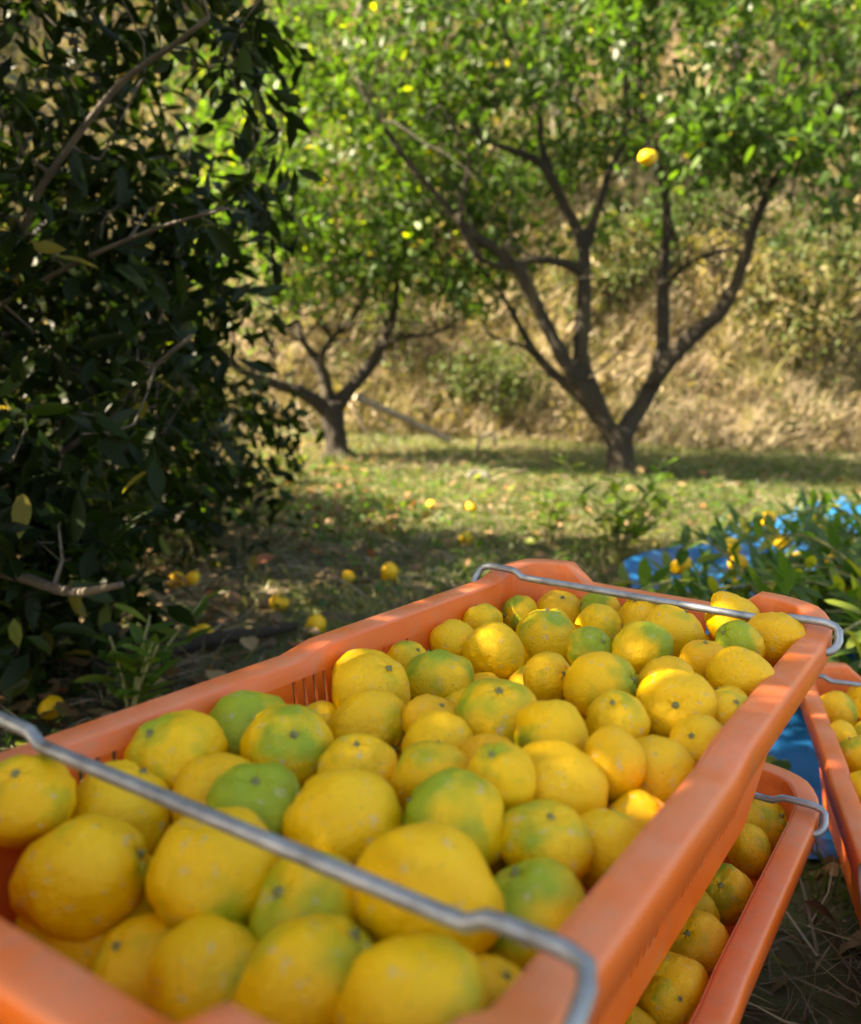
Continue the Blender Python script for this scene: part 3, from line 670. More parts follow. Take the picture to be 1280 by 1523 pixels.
def grow(limbs, attractors, seed, zmin, leaves_per, leaf_len, spread=.5, seg=.10, skip_first=1):
    """twigs from the nearest wood to every attractor; returns twig paths and leaf positions, directions."""
    r = np.random.default_rng(seed)
    nodes = []; nrad = []
    for li, l in enumerate(limbs):
        if li < skip_first: continue
        Q = smooth_path(l, .06)
        for q in Q:
            if q[2] > zmin: nodes.append(q[:3]); nrad.append(q[3])
    nodes = np.array(nodes); nrad = np.array(nrad)
    A = np.asarray(attractors)
    d0 = np.array([np.min(np.sum((nodes - a) ** 2, 1)) for a in A])
    A = A[np.argsort(d0)]
    paths = []; pos = []; dirs = []
    cap = np.zeros((len(nodes) + len(A) * 14, 3)); capr = np.zeros(len(cap)); n = len(nodes)
    cap[:n] = nodes; capr[:n] = nrad
    for a in A:
        d2 = np.sum((cap[:n] - a) ** 2, 1)
        i = int(np.argmin(d2)); dist = math.sqrt(d2[i])
        s = cap[i].copy(); rad = min(capr[i] * .75, .004 + dist * .012)
        m = max(2, min(12, int(dist / seg)))
        v = a - s; bend = r.normal(0, .10 * dist, 3); bend[2] += .06 * dist
        P = [s + v * t + bend * (t * (1 - t) * 2) + (r.normal(0, .012, 3) if 0 < t < 1 else 0) for t in np.linspace(0, 1, m + 1)]
        path = [(*p, max(.0022, rad * (1 - .75 * k / m))) for k, p in enumerate(P)]
        paths.append(path)
        for p in path[1:]:
            if n < len(cap): cap[n] = p[:3]; capr[n] = p[3]; n += 1
        tip = np.array(P[-1]); td = unit(np.array(P[-1]) - np.array(P[-2]))
        back = min(dist, .42)
        for q in range(leaves_per):
            t = r.random() ** .7
            base = tip - td * back * (1 - t) + r.normal(0, .06, 3)
            dv = td * .35 + r.normal(0, spread, 3); dv[2] -= .22
            pos.append(base); dirs.append(dv)
    return paths, np.array(pos), np.array(dirs)

def ellipsoid_points(n, lobes, seed, inner=.0, clump=0):
    r = np.random.default_rng(seed); out = []
    vol = np.array([l[3] * l[4] * l[5] * (l[6] if len(l) > 6 else 1) for l in lobes]); vol = vol / vol.sum()
    for l, f in zip(lobes, vol):
        k = max(4, int(n * f))
        d = unit(r.normal(size=(k, 3))); rad = (inner + (1 - inner) * r.random(k)) ** (1 / 2.2)
        P = np.array(l[:3]) + d * rad[:, None] * np.array(l[3:6])
        if clump:      # sprays with gaps between them
            nz = np.array([mnoise.noise(Vector(p) * clump + Vector((seed, 0, 0))) for p in P])
            P = P[(nz > -.06) | (r.random(len(P)) < .22)]
        out.append(P)
    return np.vstack(out)

def wood_mesh(name, limbs, voxel, mat, parent):
    b = Build()
    for l in limbs: b.add(*tube(smooth_path(l, .05), 10, True, .16))
    me = b.mesh(name)
    tmp = bpy.data.objects.new('tmp', me); col.objects.link(tmp)
    if voxel:
        md = tmp.modifiers.new('r', 'REMESH'); md.mode = 'VOXEL'; md.voxel_size = voxel; md.use_smooth_shade = True
        ms = tmp.modifiers.new('s', 'SMOOTH'); ms.factor = .5; ms.iterations = 2
        dg = bpy.context.evaluated_depsgraph_get()
        me2 = bpy.data.meshes.new_from_object(tmp.evaluated_get(dg))
        bpy.data.objects.remove(tmp); me = me2; me.name = name
        co = np.zeros(len(me.vertices) * 3, np.float32); me.vertices.foreach_get('co', co); co = co.reshape(-1, 3)
        nn = np.zeros(len(me.vertices) * 3, np.float32); me.vertices.foreach_get('normal', nn); nn = nn.reshape(-1, 3)
        k = fbm(co[:, 0] * 16 + co[:, 1] * 9, co[:, 2] * 10 + co[:, 1] * 7, 5)
        co += nn * (k * .022)[:, None]; me.vertices.foreach_set('co', co.ravel()); me.update()
    else:
        bpy.data.objects.remove(tmp)
    return link(name, me, parent, mat)

def crown_objects(parent, base, pos, dirs, leaf_len, mat, seed, tints, n_single, variants, pick, flat=.75, slim=1.0):
    """leaves: the n_single that show largest are single parts, the others one part."""
    r = np.random.default_rng(seed)
    n = len(pos)
    up = np.array([0, 0, 1.0]) + r.normal(0, flat, (n, 3))
    size = leaf_len * r.uniform(.65, 1.2, n)
    B = frames(dirs, up, size, r.uniform(.8, 1.15, n) * slim)
    tint = tints(n, r, pos)
    order = np.argsort(pick(pos)) if n_single else np.arange(n)
    single, rest = order[:n_single], order[n_single:]
    me = scatter('crown', LEAF_V, LEAF_F, B[rest], pos[rest] - base, tint[rest])
    o = link('crown', me, parent, mat); o['kind'] = 'stuff'
    for i in single:
        l = link('leaf', variants[int(np.clip(tint[i] * len(variants), 0, len(variants) - 1))], parent)
        m4 = Matrix.Identity(4)
        for a in range(3):
            for c in range(3): m4[a][c] = B[i][a][c]
            m4[a][3] = pos[i][a] - base[a]
        l.matrix_local = m4

def offset_limbs(limbs, base):
    return [[(p[0] - base[0], p[1] - base[1], p[2] - base[2], p[3]) for p in l] for l in limbs]

def make_tree(name, label, limbs, lobes, n_attr, seed, zmin, per, leaf_len, mat, variants, n_single, tints, bark, voxel, group, spread=.5, cut=None, flat=.75, inner=0, pick=None, slim=1.0, clump=0, whips=0):
    base = np.array(limbs[0][0][:3]); base[2] = float(ground_h(base[0], base[1])) if base[1] < 6.6 else base[2]
    t = empty(name, tuple(base))
    tag(t, label, 'tree', group)
    A = ellipsoid_points(n_attr, lobes, seed, inner, clump)
    if cut is not None: A = A[cut(A)]
    paths, pos, dirs = grow(limbs, A, seed, zmin, per, leaf_len, spread)
    wr = random.Random(seed); cand = [q for l in limbs[1:] if len(l) > 3 for q in smooth_path(l, .06)[4:]]
    for k in range(whips):     # thin crooked bare shoots
        q = cand[wr.randrange(len(cand))]; p = np.array(q[:3]); dv = unit(np.array([wr.gauss(0, .8), wr.gauss(0, .6), wr.uniform(-.25, 1.0)]))
        ln = wr.uniform(.35, .95); r0 = min(q[3] * .5, wr.uniform(.004, .010)); pth = [(*p, r0)]
        for j in range(6):
            dv = unit(dv + np.array([wr.gauss(0, .28), wr.gauss(0, .28), .10 + wr.gauss(0, .22)])); p = p + dv * ln / 6; pth.append((*p, r0 * (1 - .13 * (j + 1))))
        paths.append(pth)
    wood_mesh('trunk', offset_limbs(limbs, base), voxel, bark, t)
    b = Build()
    for p in paths: b.add(*tube([(q[0] - base[0], q[1] - base[1], q[2] - base[2], q[3]) for q in p], 5, False))
    br = link('branches', b.mesh('branches'), t, M['bark_pale'] if bark is M['bark_pale'] else bark); br['kind'] = 'stuff'
    camp = np.array([0, 0, .73])
    def near(P):
        d = np.linalg.norm(P - camp, axis=1)
        v = P - camp; u = v[:, 0] / np.maximum(v[:, 1], .05); w = v[:, 2] / np.maximum(v[:, 1], .05)
        off = (np.abs(u) > .49) | (w > .43) | (w < -.6) | (v[:, 1] < .3)
        return d + off * 100
    crown_objects(t, base, pos, dirs, leaf_len, mat, seed, tints, n_single, variants, pick or near, flat, slim)
    return t

def tint_citrus(lo, hi, yellow=.02):
    def f(n, r, pos):
        t = np.clip(r.normal((lo + hi) / 2, (hi - lo) / 3, n), .02, .92)
        y = r.random(n) < yellow; t[y] = r.uniform(.94, 1, y.sum()); return t
    return f

# main citrus tree: forked dark trunk, wide crown
main_lobes = [(1.05, 5.55, 3.10, 2.2, 1.4, 1.05), (2.15, 4.75, 2.06, .80, .6, .42, 3.2), (1.30, 4.75, 2.02, .34, .4, .30, 5), (-.15, 5.35, 2.45, .75, .6, .5, 1.2), (.05, 5.75, 1.72, .48, .4, .42, 3.5), (.6, 5.9, 1.80, .7, .4, .35, 1.2), (.85, 5.8, 2.15, .5, .4, .3, 1.5), (3.0, 5.0, 2.9, .8, .8, .7)]
make_tree('citrus_tree', 'citrus tree with forked dark trunk rising behind the crates', TREE_MAIN, main_lobes, 2100, 31, 1.0, 12, .082, M['leaf_citrus'], CITRUS_LEAVES, 300, tint_citrus(.0, .66, .010), M['bark'], .014, 'citrus trees in the orchard',
          cut=lambda A: (A[:, 2] > 1.60 - .38 * (A[:, 0] < .45)) & (A[:, 2] < 3.5), clump=2.2, whips=80)
# second tree, smaller and sunlit, by the bank
second_lobes = [(-.65, 5.9, 2.35, 1.15, 1.0, .95), (-1.15, 5.6, 1.85, .55, .6, .5, 1.2), (.15, 5.75, 1.60, .45, .5, .40, 1.4), (-.85, 5.6, 1.55, .8, .6, .36, 1.5), (-.25, 5.5, 1.45, .5, .4, .28, 1.2), (-1.15, 5.4, 1.25, .5, .4, .35, 1.6), (.25, 5.6, 1.35, .3, .3, .3, 1.6)]
make_tree('citrus_tree', 'smaller sunlit citrus tree with low spreading limbs against the dry bank', TREE_SECOND, second_lobes, 1250, 47, .75, 12, .074, M['leaf_citrus'], CITRUS_LEAVES, 0, tint_citrus(.35, .9, .012), M['bark'], .014, 'citrus trees in the orchard',
          cut=lambda A: (A[:, 2] > .92) & (A[:, 2] < 3.0), clump=2.4, whips=70)
# near, shaded tree on the left
near_lobes = [(-1.47, 2.15, 1.55, 1.10, 1.35, 1.55, 1.25), (-.74, 2.3, 1.05, .34, .5, .5, 1.6), (-2.0, .15, 1.80, .95, 1.3, 1.2, 2.3), (-1.25, 1.9, .6, .75, .85, .5, 1.2), (-1.02, 1.75, .42, .38, .6, .34, 2.2), (-1.5, 1.6, 2.9, 1.0, 1.3, .8)]  # unseen lobe far left of the view, added and thickened to shade the crate
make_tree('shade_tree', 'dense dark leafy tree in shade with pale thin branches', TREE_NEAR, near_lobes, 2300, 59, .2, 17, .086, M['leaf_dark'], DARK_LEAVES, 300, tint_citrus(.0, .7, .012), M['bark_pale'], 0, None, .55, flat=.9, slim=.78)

# trees and shrubs on and above the bank
def bank_tree(x, y, h, lean, label, lobes_r, n, seed, tints, mat=None, per=16, ll=.08):
    z = float(bank_h(x, y))
    limbs = [[(x, y, z - .1, .07), (x + lean * .3, y - .05, z + h * .4, .055), (x + lean, y - .1, z + h, .03)]]
    for k in range(4):
        a = seed + k * 1.7; q = (.35 + .15 * k) * h
        sx, sy = x + lean * q / h, y - .1 * q / h
        limbs.append([(sx, sy, z + q, .03), (sx + .35 * math.cos(a), sy + .35 * math.sin(a), z + q + .4, .02), (sx + .6 * math.cos(a), sy + .6 * math.sin(a), z + q + .8, .01)])
    lobes = [(x + lean + dx, y + dy, z + dz, rx, ry, rz) for dx, dy, dz, rx, ry, rz in lobes_r]
    make_tree('hillside_tree', label, limbs, lobes, n, seed, z + .4, per, ll, mat or M['leaf_citrus'], CITRUS_LEAVES, 0, tints, M['bark_pale'], 0, 'trees growing on the bank')
bank_tree(1.0, 8.7, 2.9, .05, 'slim pale-trunked tree on the bank behind the forked tree', [(0, 0, 3.3, .9, .8, .6)], 70, 71, tint_citrus(.2, .7, .02))
bank_tree(2.6, 8.9, 2.8, .3, 'pale-trunked tree high on the bank above the bare earth', [(0, 0, 3.1, .9, .8, .6)], 70, 72, tint_citrus(.2, .8, .04))
bank_tree(-.9, 9.0, 2.6, .1, 'bright leafy tree on the bank above the smaller citrus tree', [(0, 0, 2.3, 1.0, .9, .8)], 110, 74, tint_citrus(.45, .95, .05))
bank_tree(4.3, 8.3, 2.6, -.2, 'dark-crowned tree on the bank beyond the blue tarp', [(0, -.2, 2.4, 1.1, 1.0, .9)], 120, 75, tint_citrus(.1, .6, .02))

def shrub(x, y, r3, n, seed, label, mat, tints, ll, per=14, group=None, name='shrub', zf=ground_h):
    z = float(zf(x, y))
    limbs = [[(x, y, z - .03, .02), (x, y, z + .08, .018)]]
    for k in range(6):
        a = k * 1.05 + seed
        limbs.append([(x, y, z + .02, .012), (x + r3[0] * .4 * math.cos(a), y + r3[1] * .4 * math.sin(a), z + r3[2] * .7, .008), (x + r3[0] * .6 * math.cos(a), y + r3[1] * .6 * math.sin(a), z + r3[2] * 1.3, .005)])
    base = np.array([x, y, z]); t = empty(name, tuple(base)); tag(t, label, 'shrub', group)
    A = ellipsoid_points(n, [(x, y, z + r3[2], *r3)], seed)
    A = A[A[:, 2] > z + .03]
    paths, pos, dirs = grow(limbs, A, seed, z - 1, per, ll, .5, .07)
    pos[:, 2] = np.maximum(pos[:, 2], z + .01)
    b = Build()
    for l in offset_limbs(limbs, base): b.add(*tube(smooth_path(l, .05), 6))
    link('stem', b.mesh('stem'), t, M['bark_pale'])
    b = Build()
    for p in paths: b.add(*tube([(q[0] - x, q[1] - y, q[2] - z, q[3] * .8) for q in p], 4, False))
    br = link('branches', b.mesh('branches'), t, M['bark_pale']); br['kind'] = 'stuff'
    crown_objects(t, base, pos, dirs, ll, mat, seed, tints, 0, None, None)
    return t
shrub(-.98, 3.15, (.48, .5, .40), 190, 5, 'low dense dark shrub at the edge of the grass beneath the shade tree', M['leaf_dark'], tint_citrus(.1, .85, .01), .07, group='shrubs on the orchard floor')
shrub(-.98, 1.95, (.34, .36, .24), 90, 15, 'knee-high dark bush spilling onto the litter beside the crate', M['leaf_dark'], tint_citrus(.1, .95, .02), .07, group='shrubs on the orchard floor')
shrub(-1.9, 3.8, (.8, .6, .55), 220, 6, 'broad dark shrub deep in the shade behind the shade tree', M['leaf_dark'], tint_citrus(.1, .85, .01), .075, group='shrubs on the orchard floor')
shrub(.45, 7.35, (.62, .4, .28), 90, 8, 'small dark bush at the foot of the bank between the two citrus trees', M['leaf_bank'], lambda n, r, p: r.uniform(0, .45, n), .06, group='bushes on the bank', zf=bank_h)
shrub(-.35, 7.5, (.35, .35, .5), 80, 9, 'twiggy olive bush on the bank right behind the smaller citrus tree', M['leaf_bank'], lambda n, r, p: r.uniform(.1, .6, n), .05, group='bushes on the bank', zf=bank_h)
shrub(3.1, 7.6, (.7, .5, .5), 130, 10, 'brown leafy bush at the foot of the bank beyond the blue tarp', M['leaf_bank'], lambda n, r, p: r.uniform(.2, .9, n), .06, group='bushes on the bank', zf=bank_h)
bsr = random.Random(4)
SCRUB = ['leafy green scrub bush high on the steep bank', 'dry brown scrub bush high on the steep bank', 'dark evergreen scrub bush high on the steep bank']
for k in range(26):
    y_ = 7.7 + 2.8 * ((k * .37) % 1); x_ = -3.6 + 8.4 * ((k * .618) % 1); q = k % 3
    shrub(x_, y_, (bsr.uniform(.4, .75), .4, bsr.uniform(.28, .45)), 75, 200 + k, SCRUB[q], M['leaf_bank'] if q < 2 else M['leaf_citrus'],
          [lambda n, r, p: r.uniform(0, .5, n), lambda n, r, p: r.uniform(.4, 1, n), lambda n, r, p: r.uniform(0, .5, n)][q], .065, 13, 'scrub on the upper bank', zf=bank_h)
shrub(1.5, 8.0, (.6, .5, .35), 110, 12, 'green bush on the bank directly behind the forked trunk', M['leaf_bank'], lambda n, r, p: r.uniform(0, .5, n), .06, group='bushes on the bank', zf=bank_h)

# sapling with upright bright leaves between crate and main tree
def sapling(x, y, h, stems, seed, label):
    r = random.Random(seed); z = float(ground_h(x, y))
    t = empty('citrus_sapling', (x, y, z)); tag(t, label, 'sapling', 'young plants on the orchard floor')
    for s in range(stems):
        a = r.uniform(0, 6.28); ln = h * r.uniform(.6, 1.05); tilt = r.uniform(.15, 1.0)
        top = Vector((math.cos(a) * tilt * ln, math.sin(a) * tilt * ln, ln))
        path = [(0, 0, -.02, .005), (top.x * .35, top.y * .35, top.z * .5, .004), (top.x, top.y, top.z, .0025)]
        b = Build(); b.add(*tube(smooth_path(path, .04), 6)); link('stem', b.mesh('stem'), t, M['calyx'])
        nl = int(5 + ln * 26)
        for k in range(nl):
            f = .25 + .75 * k / nl; p = Vector((top.x * f, top.y * f, top.z * f))
            az = k * 2.4 + a; d = Vector((math.cos(az), math.sin(az), r.uniform(.1, .9))).normalized()
            l = link('leaf', CITRUS_LEAVES[r.choice([4, 5, 6, 6])], t)
            q = d.to_track_quat('Y', 'Z'); l.rotation_mode = 'QUATERNION'; l.rotation_quaternion = q; l.location = p
            sc = r.uniform(.06, .095); l.scale = (sc, sc, sc)
sapling(.70, 3.25, .38, 9, 3, 'bright green citrus sapling standing behind the crate corner')
sapling(.50, 3.55, .20, 4, 4, 'shorter pale green sapling beside the taller citrus sapling')
sapling(-.60, 1.75, .24, 5, 9, 'small broad-leaved plant in the shade by the crate wall')

# ------------------------------------------------------------------ blue tarp with cut branches
def tarp():
    nu, nv = 110, 130
    c = np.array([[.46, 1.34], [2.5, 1.12], [3.5, 3.7], [1.95, 4.45]])
    leftmid = np.array([.66, 2.95])
    U, Vv = np.meshgrid(np.linspace(0, 1, nu), np.linspace(0, 1, nv))
    left = np.where(Vv[..., None] < .55, c[0] + (leftmid - c[0]) * (Vv[..., None] / .55), leftmid + (c[3] - leftmid) * ((Vv[..., None] - .55) / .45))
    right = c[1] + (c[2] - c[1]) * Vv[..., None]
    P = left + (right - left) * U[..., None]
    wob = .04 * fbm(U * 5, Vv * 6, 77)
    P = P + wob[..., None] * np.array([1, .4])
    X, Y = P[..., 0], P[..., 1]
    away = np.clip((np.minimum(np.hypot(X - .25, Y - .9), np.hypot(X - .74, Y - 1.10)) - .44) / .2, 0, 1)
    wr = np.abs(fbm(U * 9 + Vv * 4, Vv * 7, 81)) * .11 + .03 * (1 - np.abs(np.sin(9 * fbm(U * 7, Vv * 9, 85)))) ** 3 + .06 * np.abs(fbm(U * 30, Vv * 22, 83))
    edge = np.exp(-(U / .06) ** 2) + np.exp(-((1 - Vv) / .05) ** 2)
    lift = np.clip(edge, 0, 1) * np.clip((Vv - .42) / .1, 0, 1) * (.02 + .07 * np.clip(fbm(U * 6 + 3, Vv * 8, 88) + .25, 0, 1))
    Z = ground_h(X, Y) + .010 + away * wr + lift
    Z = np.where(away < .5, np.minimum(Z, .017), Z)
    V = np.stack([X, Y, Z], -1).reshape(-1, 3)
    i = (np.arange(nv - 1)[:, None] * nu + np.arange(nu - 1)[None]).ravel()
    L = np.stack([i, i + 1, i + 1 + nu, i + nu], -1).ravel()
    o = link('tarpaulin', bigmesh('tarpaulin', V, L, np.arange(len(i)) * 4, np.full(len(i), 4)), None, M['tarp'])
    md = o.modifiers.new('thickness', 'SOLIDIFY'); md.thickness = .0012
    return tag(o, 'wrinkled blue tarpaulin spread on the ground beside the crates', 'tarpaulin')
tarp()

def cut_branch(p, ang, ln, nl, seed, label):
    r = random.Random(seed)
    t = empty('cut_branch', p, ang); tag(t, label, 'branch', 'cut leafy branches heaped on the tarp')
    arch = r.uniform(.06, .16)
    pts = [(0, 0, .0, .006), (ln * .5, r.uniform(-.04, .04), arch, .004), (ln, r.uniform(-.06, .06), arch * .7, .002)]
    Q = smooth_path(pts, .04); b = Build(); b.add(*tube(Q, 6)); link('stem', b.mesh('stem'), t, M['calyx'])
    for k in range(nl):
        q = Q[int((.15 + .85 * k / nl) * (len(Q) - 1))]
        a = k * 2.3; d = Vector((r.uniform(.1, .8), math.cos(a), math.sin(a) * .8 + .25)).normalized()
        l = link('leaf', CITRUS_LEAVES[r.choice([2, 3, 4, 5, 6, 7] if r.random() < .45 else [1, 2, 3, 4])], t)
        l.rotation_mode = 'QUATERNION'; l.rotation_quaternion = d.to_track_quat('Y', 'Z'); l.location = q[:3]
        sc = r.uniform(.055, .09); l.scale = (sc, sc * 1.05, sc)
br = random.Random(8)
for k in range(96):
    # heap: a ridge running back from the crates
    f = br.random(); x = .86 + .98 * f + br.uniform(-.20, .42); y = 2.15 + 1.35 * f + br.uniform(-.34, .22) - .16 * (x - 1)
    if k % 5 < 2: x, y = br.uniform(.80, 1.45), br.uniform(1.75, 2.25)
    z = float(ground_h(x, y)) + .06 + .13 * br.random()
    cut_branch((x, y, z), br.uniform(0, 6.28), br.uniform(.28, .5), 22, k, 'leafy cut citrus branch in the heap on the blue tarp')
for k, (x, y, z, r) in enumerate(PILEFRUIT):
    if k in (1, 2, 9, 10): continue
    make_yuzu((x, y, z + .055), r, br.choice([.1, .3, .55]), br.uniform(0, .5), 'yuzu nested among the cut branches on the blue tarp', 'yuzu on the cut branches')

# ------------------------------------------------------------------ fallen fruit, fruit on the tree, sticks
FL_LABEL = ['one of a touching pair of fallen yuzu under the dark shrub', 'one of a touching pair of fallen yuzu under the dark shrub',
            'big sunlit fallen yuzu on dark soil by the slotted crate wall', 'dull fallen yuzu among dead leaves under the shade tree', 'plain yellow fallen yuzu close beside the crate rim',
            'small fallen yuzu next to another on thin grass', 'rounded fallen yuzu lying in thin grass beyond the crate', 'fallen yuzu in the grass toward the forked tree', 'far fallen yuzu in the shaded grass before the trees',
            'spotted yuzu lying deep in shade beside the crate', 'tiny windfall yuzu in leaf litter', 'half rotten yuzu touching another on the litter', 'distant tiny yuzu on the lawn before the smaller tree']
for k, (x, y, z, r) in enumerate(FALLEN):
    if k in (10, 11): continue
    z = float(ground_h(x, y)) + r * .72
    make_yuzu((x, y, z), r, [.05, .3, .1][k % 3], .35, FL_LABEL[k], 'yuzu fallen on the orchard floor', calyx=r > .026)
TF_LABEL = ['bright round yuzu hanging low in front of the forked tree']
for k, (x, y, z) in enumerate(TREEFRUIT[:1]):
    make_yuzu((x, y, z), .036, .02, .25, TF_LABEL[k], 'yuzu hanging in the tree', rot=(0, 0, k))

def stick(path, label, group, name='stick', mat='stick', sides=7):
    base = Vector(path[0][:3]); b = Build()
    b.add(*tube(smooth_path([(p[0] - base.x, p[1] - base.y, p[2] - base.z, p[3]) for p in path], .05), sides, True, .15))
    o = link(name, b.mesh(name), None, M[mat]); o.location = base
    return tag(o, label, 'stick', group)
PL = ['long fallen pole leaning from the smaller citrus tree to the ground', 'thin bare stick leaning close to the smaller trunk', 'thin bare stick leaning between trunk and fallen pole', 'bare stick leaning under the low limb of the smaller tree']
for p, l in zip(POLES, PL): stick(p, l, 'sticks leaning by the smaller citrus tree')
stick(HOOP, 'pale bent cane arching out of the grass at the foot of the bank', 'sticks on the orchard floor')
sr = random.Random(21)
def ground_stick(x, y, ln, r, ang, label, mat='stick'):
    pts = []
    for k in range(5):
        t = k / 4; px = x + math.cos(ang) * ln * t + sr.uniform(-.02, .02); py = y + math.sin(ang) * ln * t + sr.uniform(-.02, .02)
        pts.append((px, py, float(ground_h(px, py)) + r * .9 + .012 * math.sin(t * 3.1), r * (1 - .5 * t)))
    stick(pts, label, 'sticks on the orchard floor', mat=mat)
ground_stick(-.75, 1.95, .55, .026, .75, 'dark rotten branch lying beside the crate in the shade', 'bark')
for k in range(9):
    ground_stick(.36 + .5 * sr.random(), .62 + .32 * sr.random(), sr.uniform(.18, .4), .003, sr.uniform(0, 6.28), 'thin dead twig on the straw below the crate on the tarp')
for k in range(10):
    ground_stick(sr.uniform(-.9, 1.4), sr.uniform(2.4, 6.0), sr.uniform(.2, .5), .004, sr.uniform(0, 6.28), 'thin dead twig on the lawn between crate and trees')

tw = random.Random(33)
for k in range(14):
    x_, y_ = tw.uniform(.50, .75), tw.uniform(1.42, 1.95)
    o = link('loose_leaf', CITRUS_LEAVES[tw.choice([0, 1, 2, 7])]); s_ = tw.uniform(.06, .09)
    o.location = (x_, y_, float(ground_h(x_, y_)) + .03 + .03 * (k % 2)); o.scale = (s_, s_, s_); o.rotation_euler = (tw.uniform(-.3, .3), tw.uniform(-.3, .3), tw.uniform(0, 6.28))
    tag(o, 'loose green leaf lying on bare blue tarp beside the crates', 'leaf', 'loose leaves on the tarp')

def rock(x, y, s, label):
    V = []; F = []; seg, rings = 14, 9
    for i in range(rings + 1):
        th = math.pi * i / rings
        for j in range(seg):
            ph = 2 * math.pi * j / seg; d = Vector((math.sin(th) * math.cos(ph), math.sin(th) * math.sin(ph), math.cos(th)))
            q = d * (1 + .35 * mnoise.noise(d * 1.7 + Vector((x * 9, y, 0)))); V.append((q.x * s, q.y * s * .8, q.z * s * .55))
    for i in range(rings):
        for j in range(seg):
            j2 = (j + 1) % seg; F.append((i * seg + j, (i + 1) * seg + j, (i + 1) * seg + j2, i * seg + j2))
    o = link('rock', pymesh('rock', V, F, False), None, M['stone']); o.location = (x, y, float(ground_h(x, y)) + s * .15)
    tag(o, label, 'rock')
rock(.26, 4.95, .075, 'grey lump of stone half sunk in the lawn before the trees')

# crumpled blue sheet hanging in the undergrowth
def blue_bundle(x, y, z):
    V = []; F = []; nu, nv = 34, 22
    for j in range(nv):
        for i in range(nu):
            u = i / (nu - 1); v = j / (nv - 1)
            px = (u - .5) * .42; pz = -.24 * v + .05 * math.sin(u * 9) * (1 - v) + .03 * mnoise.noise(Vector((u * 4, v * 3, 1)))
            py = .07 * math.sin(u * 17 + v * 3) + .06 * mnoise.noise(Vector((u * 7, v * 5, 4)))
            V.append((px, py, pz))
    for j in range(nv - 1):
        for i in range(nu - 1): F.append((j * nu + i, j * nu + i + 1, (j + 1) * nu + i + 1, (j + 1) * nu + i))
    o = link('plastic_sheet', pymesh('plastic_sheet', V, F), None, M['tarp']); o.location = (x, y, z)
    md = o.modifiers.new('thickness', 'SOLIDIFY'); md.thickness = .003
    tag(o, 'crumpled scrap of blue sheet caught in bushes below the shade tree', 'plastic sheet')
blue_bundle(-1.28, 4.55, .62)

# ------------------------------------------------------------------ grass, litter, thatch
def visible_xy(n, y0, y1, power=1.0, margin=.10):
    """points over the floor in a fan in front of the crates and a step to each side."""
    t = rng.random(n) ** power
    y = y0 + (y1 - y0) * t
    x = rng.uniform(-(.49 + margin), .49 + margin, n) * (y + .35)
    return x, y

def tarp_mask(x, y):
    left = np.interp(y, [1.34, 2.95, 4.45], [.46, .66, 1.95])
    return (y > 1.34) & (x > left + .05) & (y < 4.6 - .28 * (x - 1.95))

def blades(name, label, cat, n, x, y, hf, lmin, lmax, wmin, wmax, lie, mat, tint, normal_push=0.0):
    z = hf(x, y); k = len(x)
    d = rng.normal(0, lie, (k, 3)); d[:, 2] = np.abs(rng.normal(1, .3, k)) * (1 - min(lie, 1.4) * .5)
    d[:, 1] -= normal_push
    size = rng.uniform(lmin, lmax, k); up = rng.normal(0, 1, (k, 3))
    B = frames(d, up, size, rng.uniform(wmin, wmax, k) / size)
    me = scatter(name, BLADE_V, BLADE_F, B, np.stack([x, y, z - .004], -1), tint)
    return tag(link(name, me, None, mat), label, cat, None, 'stuff')

x, y = visible_xy(70000, .9, 7.2, .75)
patch = fbm(x * 1.3, y * 1.3, 51) + .12 * np.clip((y - 2.2) / 1.5, -1, .6) + .10 * np.clip(x / 1.5, -1, .6)
keep = (rng.random(len(x)) < np.clip(.45 + patch * 3.2, .06, 1)) & ~tarp_mask(x, y)
x, y, patch = x[keep], y[keep], patch[keep]
blades('grass', 'short patchy green grass on the orchard floor', 'grass', 0, x, y, ground_h, .025, .075, .003, .007, .6, M['grass'], np.clip(.45 + rng.normal(0, .2, len(x)) - patch * .4 + .08 + .6 * np.clip(fbm(x * 1.1, y * 1.1, 57) * 3, -.25, .6), 0, 1))
x, y = visible_xy(26000, .5, 7.2, .8)
keep = ~tarp_mask(x, y) & (rng.random(len(x)) < np.clip(.35 - fbm(x * 1.3, y * 1.3, 51) * 3 + .9 * ((x > .2) & (y < 1.2)), .15, 1)); x, y = x[keep], y[keep]
blades('dry_straw', 'dead flattened grass stems scattered over the ground', 'straw', 0, x, y, lambda a, b: ground_h(a, b) + .006, .05, .18, .002, .005, 1.5, M['straw'], np.clip(rng.normal(.4, .25, len(x)) - .2 * (y < 1.3), 0, 1))

def flat_leaves(name, label, cat, x, y, hf, lmin, lmax, mat, tint, lift, tilt):
    k = len(x); d = rng.normal(0, 1, (k, 3)); d[:, 2] *= tilt
    up = np.array([0, 0, 1.0]) + rng.normal(0, tilt, (k, 3))
    size = rng.uniform(lmin, lmax, k)
    B = frames(d, up, size, rng.uniform(.9, 1.5, k))
    me = scatter(name, LEAF_V, LEAF_F, B, np.stack([x, y, hf(x, y) + rng.uniform(.004, lift, k)], -1), tint)
    return tag(link(name, me, None, mat), label, cat, None, 'stuff')
x, y = visible_xy(15000, .5, 6.5, .8)
den = np.clip(.26 - .45 * x - fbm(x * 1.2, y * 1.2, 61) * 2.2 - .04 * (y - 2.5), .10, 1)
keep = (rng.random(len(x)) < den) & ~tarp_mask(x, y); x, y = x[keep], y[keep]
flat_leaves('leaf_litter', 'brown dead leaves scattered over the soil', 'leaf litter', x, y, ground_h, .03, .075, M['litter'], np.clip(rng.normal(.5, .28, len(x)), 0, 1), .02, .35)
x, y = visible_xy(11000, .6, 5.5, .8)
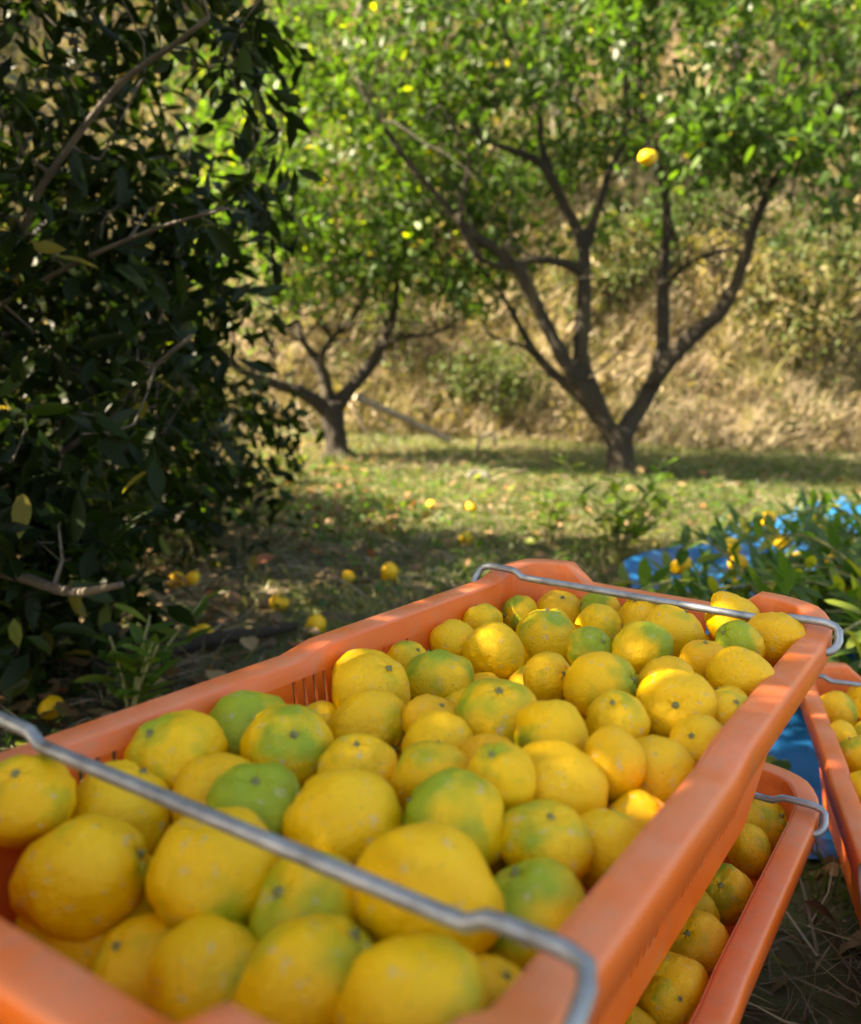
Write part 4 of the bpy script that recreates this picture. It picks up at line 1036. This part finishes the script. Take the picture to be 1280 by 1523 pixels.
den = np.clip(.20 - .25 * x + fbm(x * 1.6, y * 1.6, 67) * 3, .02, 1)
keep = (rng.random(len(x)) < den) & ~tarp_mask(x, y); x, y = x[keep], y[keep]
flat_leaves('ground_cover', 'low broad-leaved weeds covering the shaded soil', 'weeds', x, y, ground_h, .025, .06, M['leaf_citrus'], np.clip(rng.normal(.5, .25, len(x)), 0, .93), .07, .35)

# readable single dead leaves near the crates
single_litter = leaf_variant_meshes('dead_leaf', M['litter'], [.4, .6, .75, .85, .95, 1.0])
for k in range(46):
    f = sr.random(); y_ = 1.7 + 2.2 * f; x_ = -(.12 + .36 * sr.random()) * y_ + (.35 if k % 4 == 0 else 0)
    o = link('fallen_leaf', single_litter[k % 6]); s = sr.uniform(.06, .095)
    o.location = (x_, y_, float(ground_h(x_, y_)) + .025); o.scale = (s * 1.3, s, s); o.rotation_euler = (sr.uniform(-.5, .5), sr.uniform(-.5, .5), sr.uniform(0, 6.28))
    tag(o, 'curled brown fallen leaf on the soil between crate and bush', 'leaf', 'single fallen leaves')

# thatch on the bank
def bank_pts(n, pw=1.0):
    y = 6.6 + 4.9 * rng.random(n) ** pw; x = rng.uniform(-.58, .58, n) * (y + .3)
    return x, y
x, y = bank_pts(60000, 1.25)
pt = fbm(x * 1.1, y * 1.1, 91)
keep = (bank_h(x, y) > ground_h(x, y) - .02) & (rng.random(len(x)) < np.clip(.75 + 4 * fbm(x * 1.9, y * 1.9, 93), .08, 1)); x, y, pt = x[keep], y[keep], pt[keep]
blades('bank_grass', 'dry tan grass hanging over the steep bank', 'dry grass', 0, x, y, bank_h, .08, .30, .005, .014, .85, M['straw'], np.clip(rng.normal(.50, .24, len(x)) + pt * .9 - .10 * np.clip(y - 8, 0, 3), 0, 1), .75)
x, y = bank_pts(46000, .95)
pt = fbm(x * .9, y * .9, 95) + .22 * (y - 8.2) / 2
keep = (bank_h(x, y) > ground_h(x, y) - .02) & (rng.random(len(x)) < np.clip(.35 + pt * 3, .04, 1)); x, y, pt = x[keep], y[keep], pt[keep]
flat_leaves('bank_weeds', 'withered weeds and green creepers over the bank', 'weeds', x, y, bank_h, .035, .09, M['leaf_bank'], np.clip(rng.uniform(0, 1, len(x)) - pt * .5, 0, 1), .14, .6)

# tussocks and weed stalks standing out from the bank
cx, cy = bank_pts(1100, 1.15)
per = 26
x = np.repeat(cx, per) + rng.normal(0, .05, 1100 * per); y = np.repeat(cy, per) + rng.normal(0, .04, 1100 * per)
ct = np.repeat(np.clip(rng.normal(.45, .33, 1100), 0, 1), per)
keep = bank_h(x, y) > ground_h(x, y) - .05
x, y, ct = x[keep], y[keep], ct[keep]
blades('bank_tussocks', 'dry tussocks of long grass tufting the steep bank', 'dry grass', 0, x, y, bank_h, .14, .42, .006, .012, .42, M['straw'], np.clip(ct + rng.normal(0, .1, len(x)), 0, 1), .45)
cx, cy = bank_pts(420, 1.0)
x = np.repeat(cx, 30) + rng.normal(0, .09, 420 * 30); y = np.repeat(cy, 30) + rng.normal(0, .07, 420 * 30)
ct = np.repeat(rng.random(420), 30)
keep = bank_h(x, y) > ground_h(x, y) - .05
x, y, ct = x[keep], y[keep], ct[keep]
flat_leaves('bank_herbs', 'clumps of leafy weeds standing on the bank', 'weeds', x, y, bank_h, .04, .09, M['leaf_bank'], np.clip(ct * .9 + rng.normal(0, .12, len(x)), 0, 1), .30, .8)
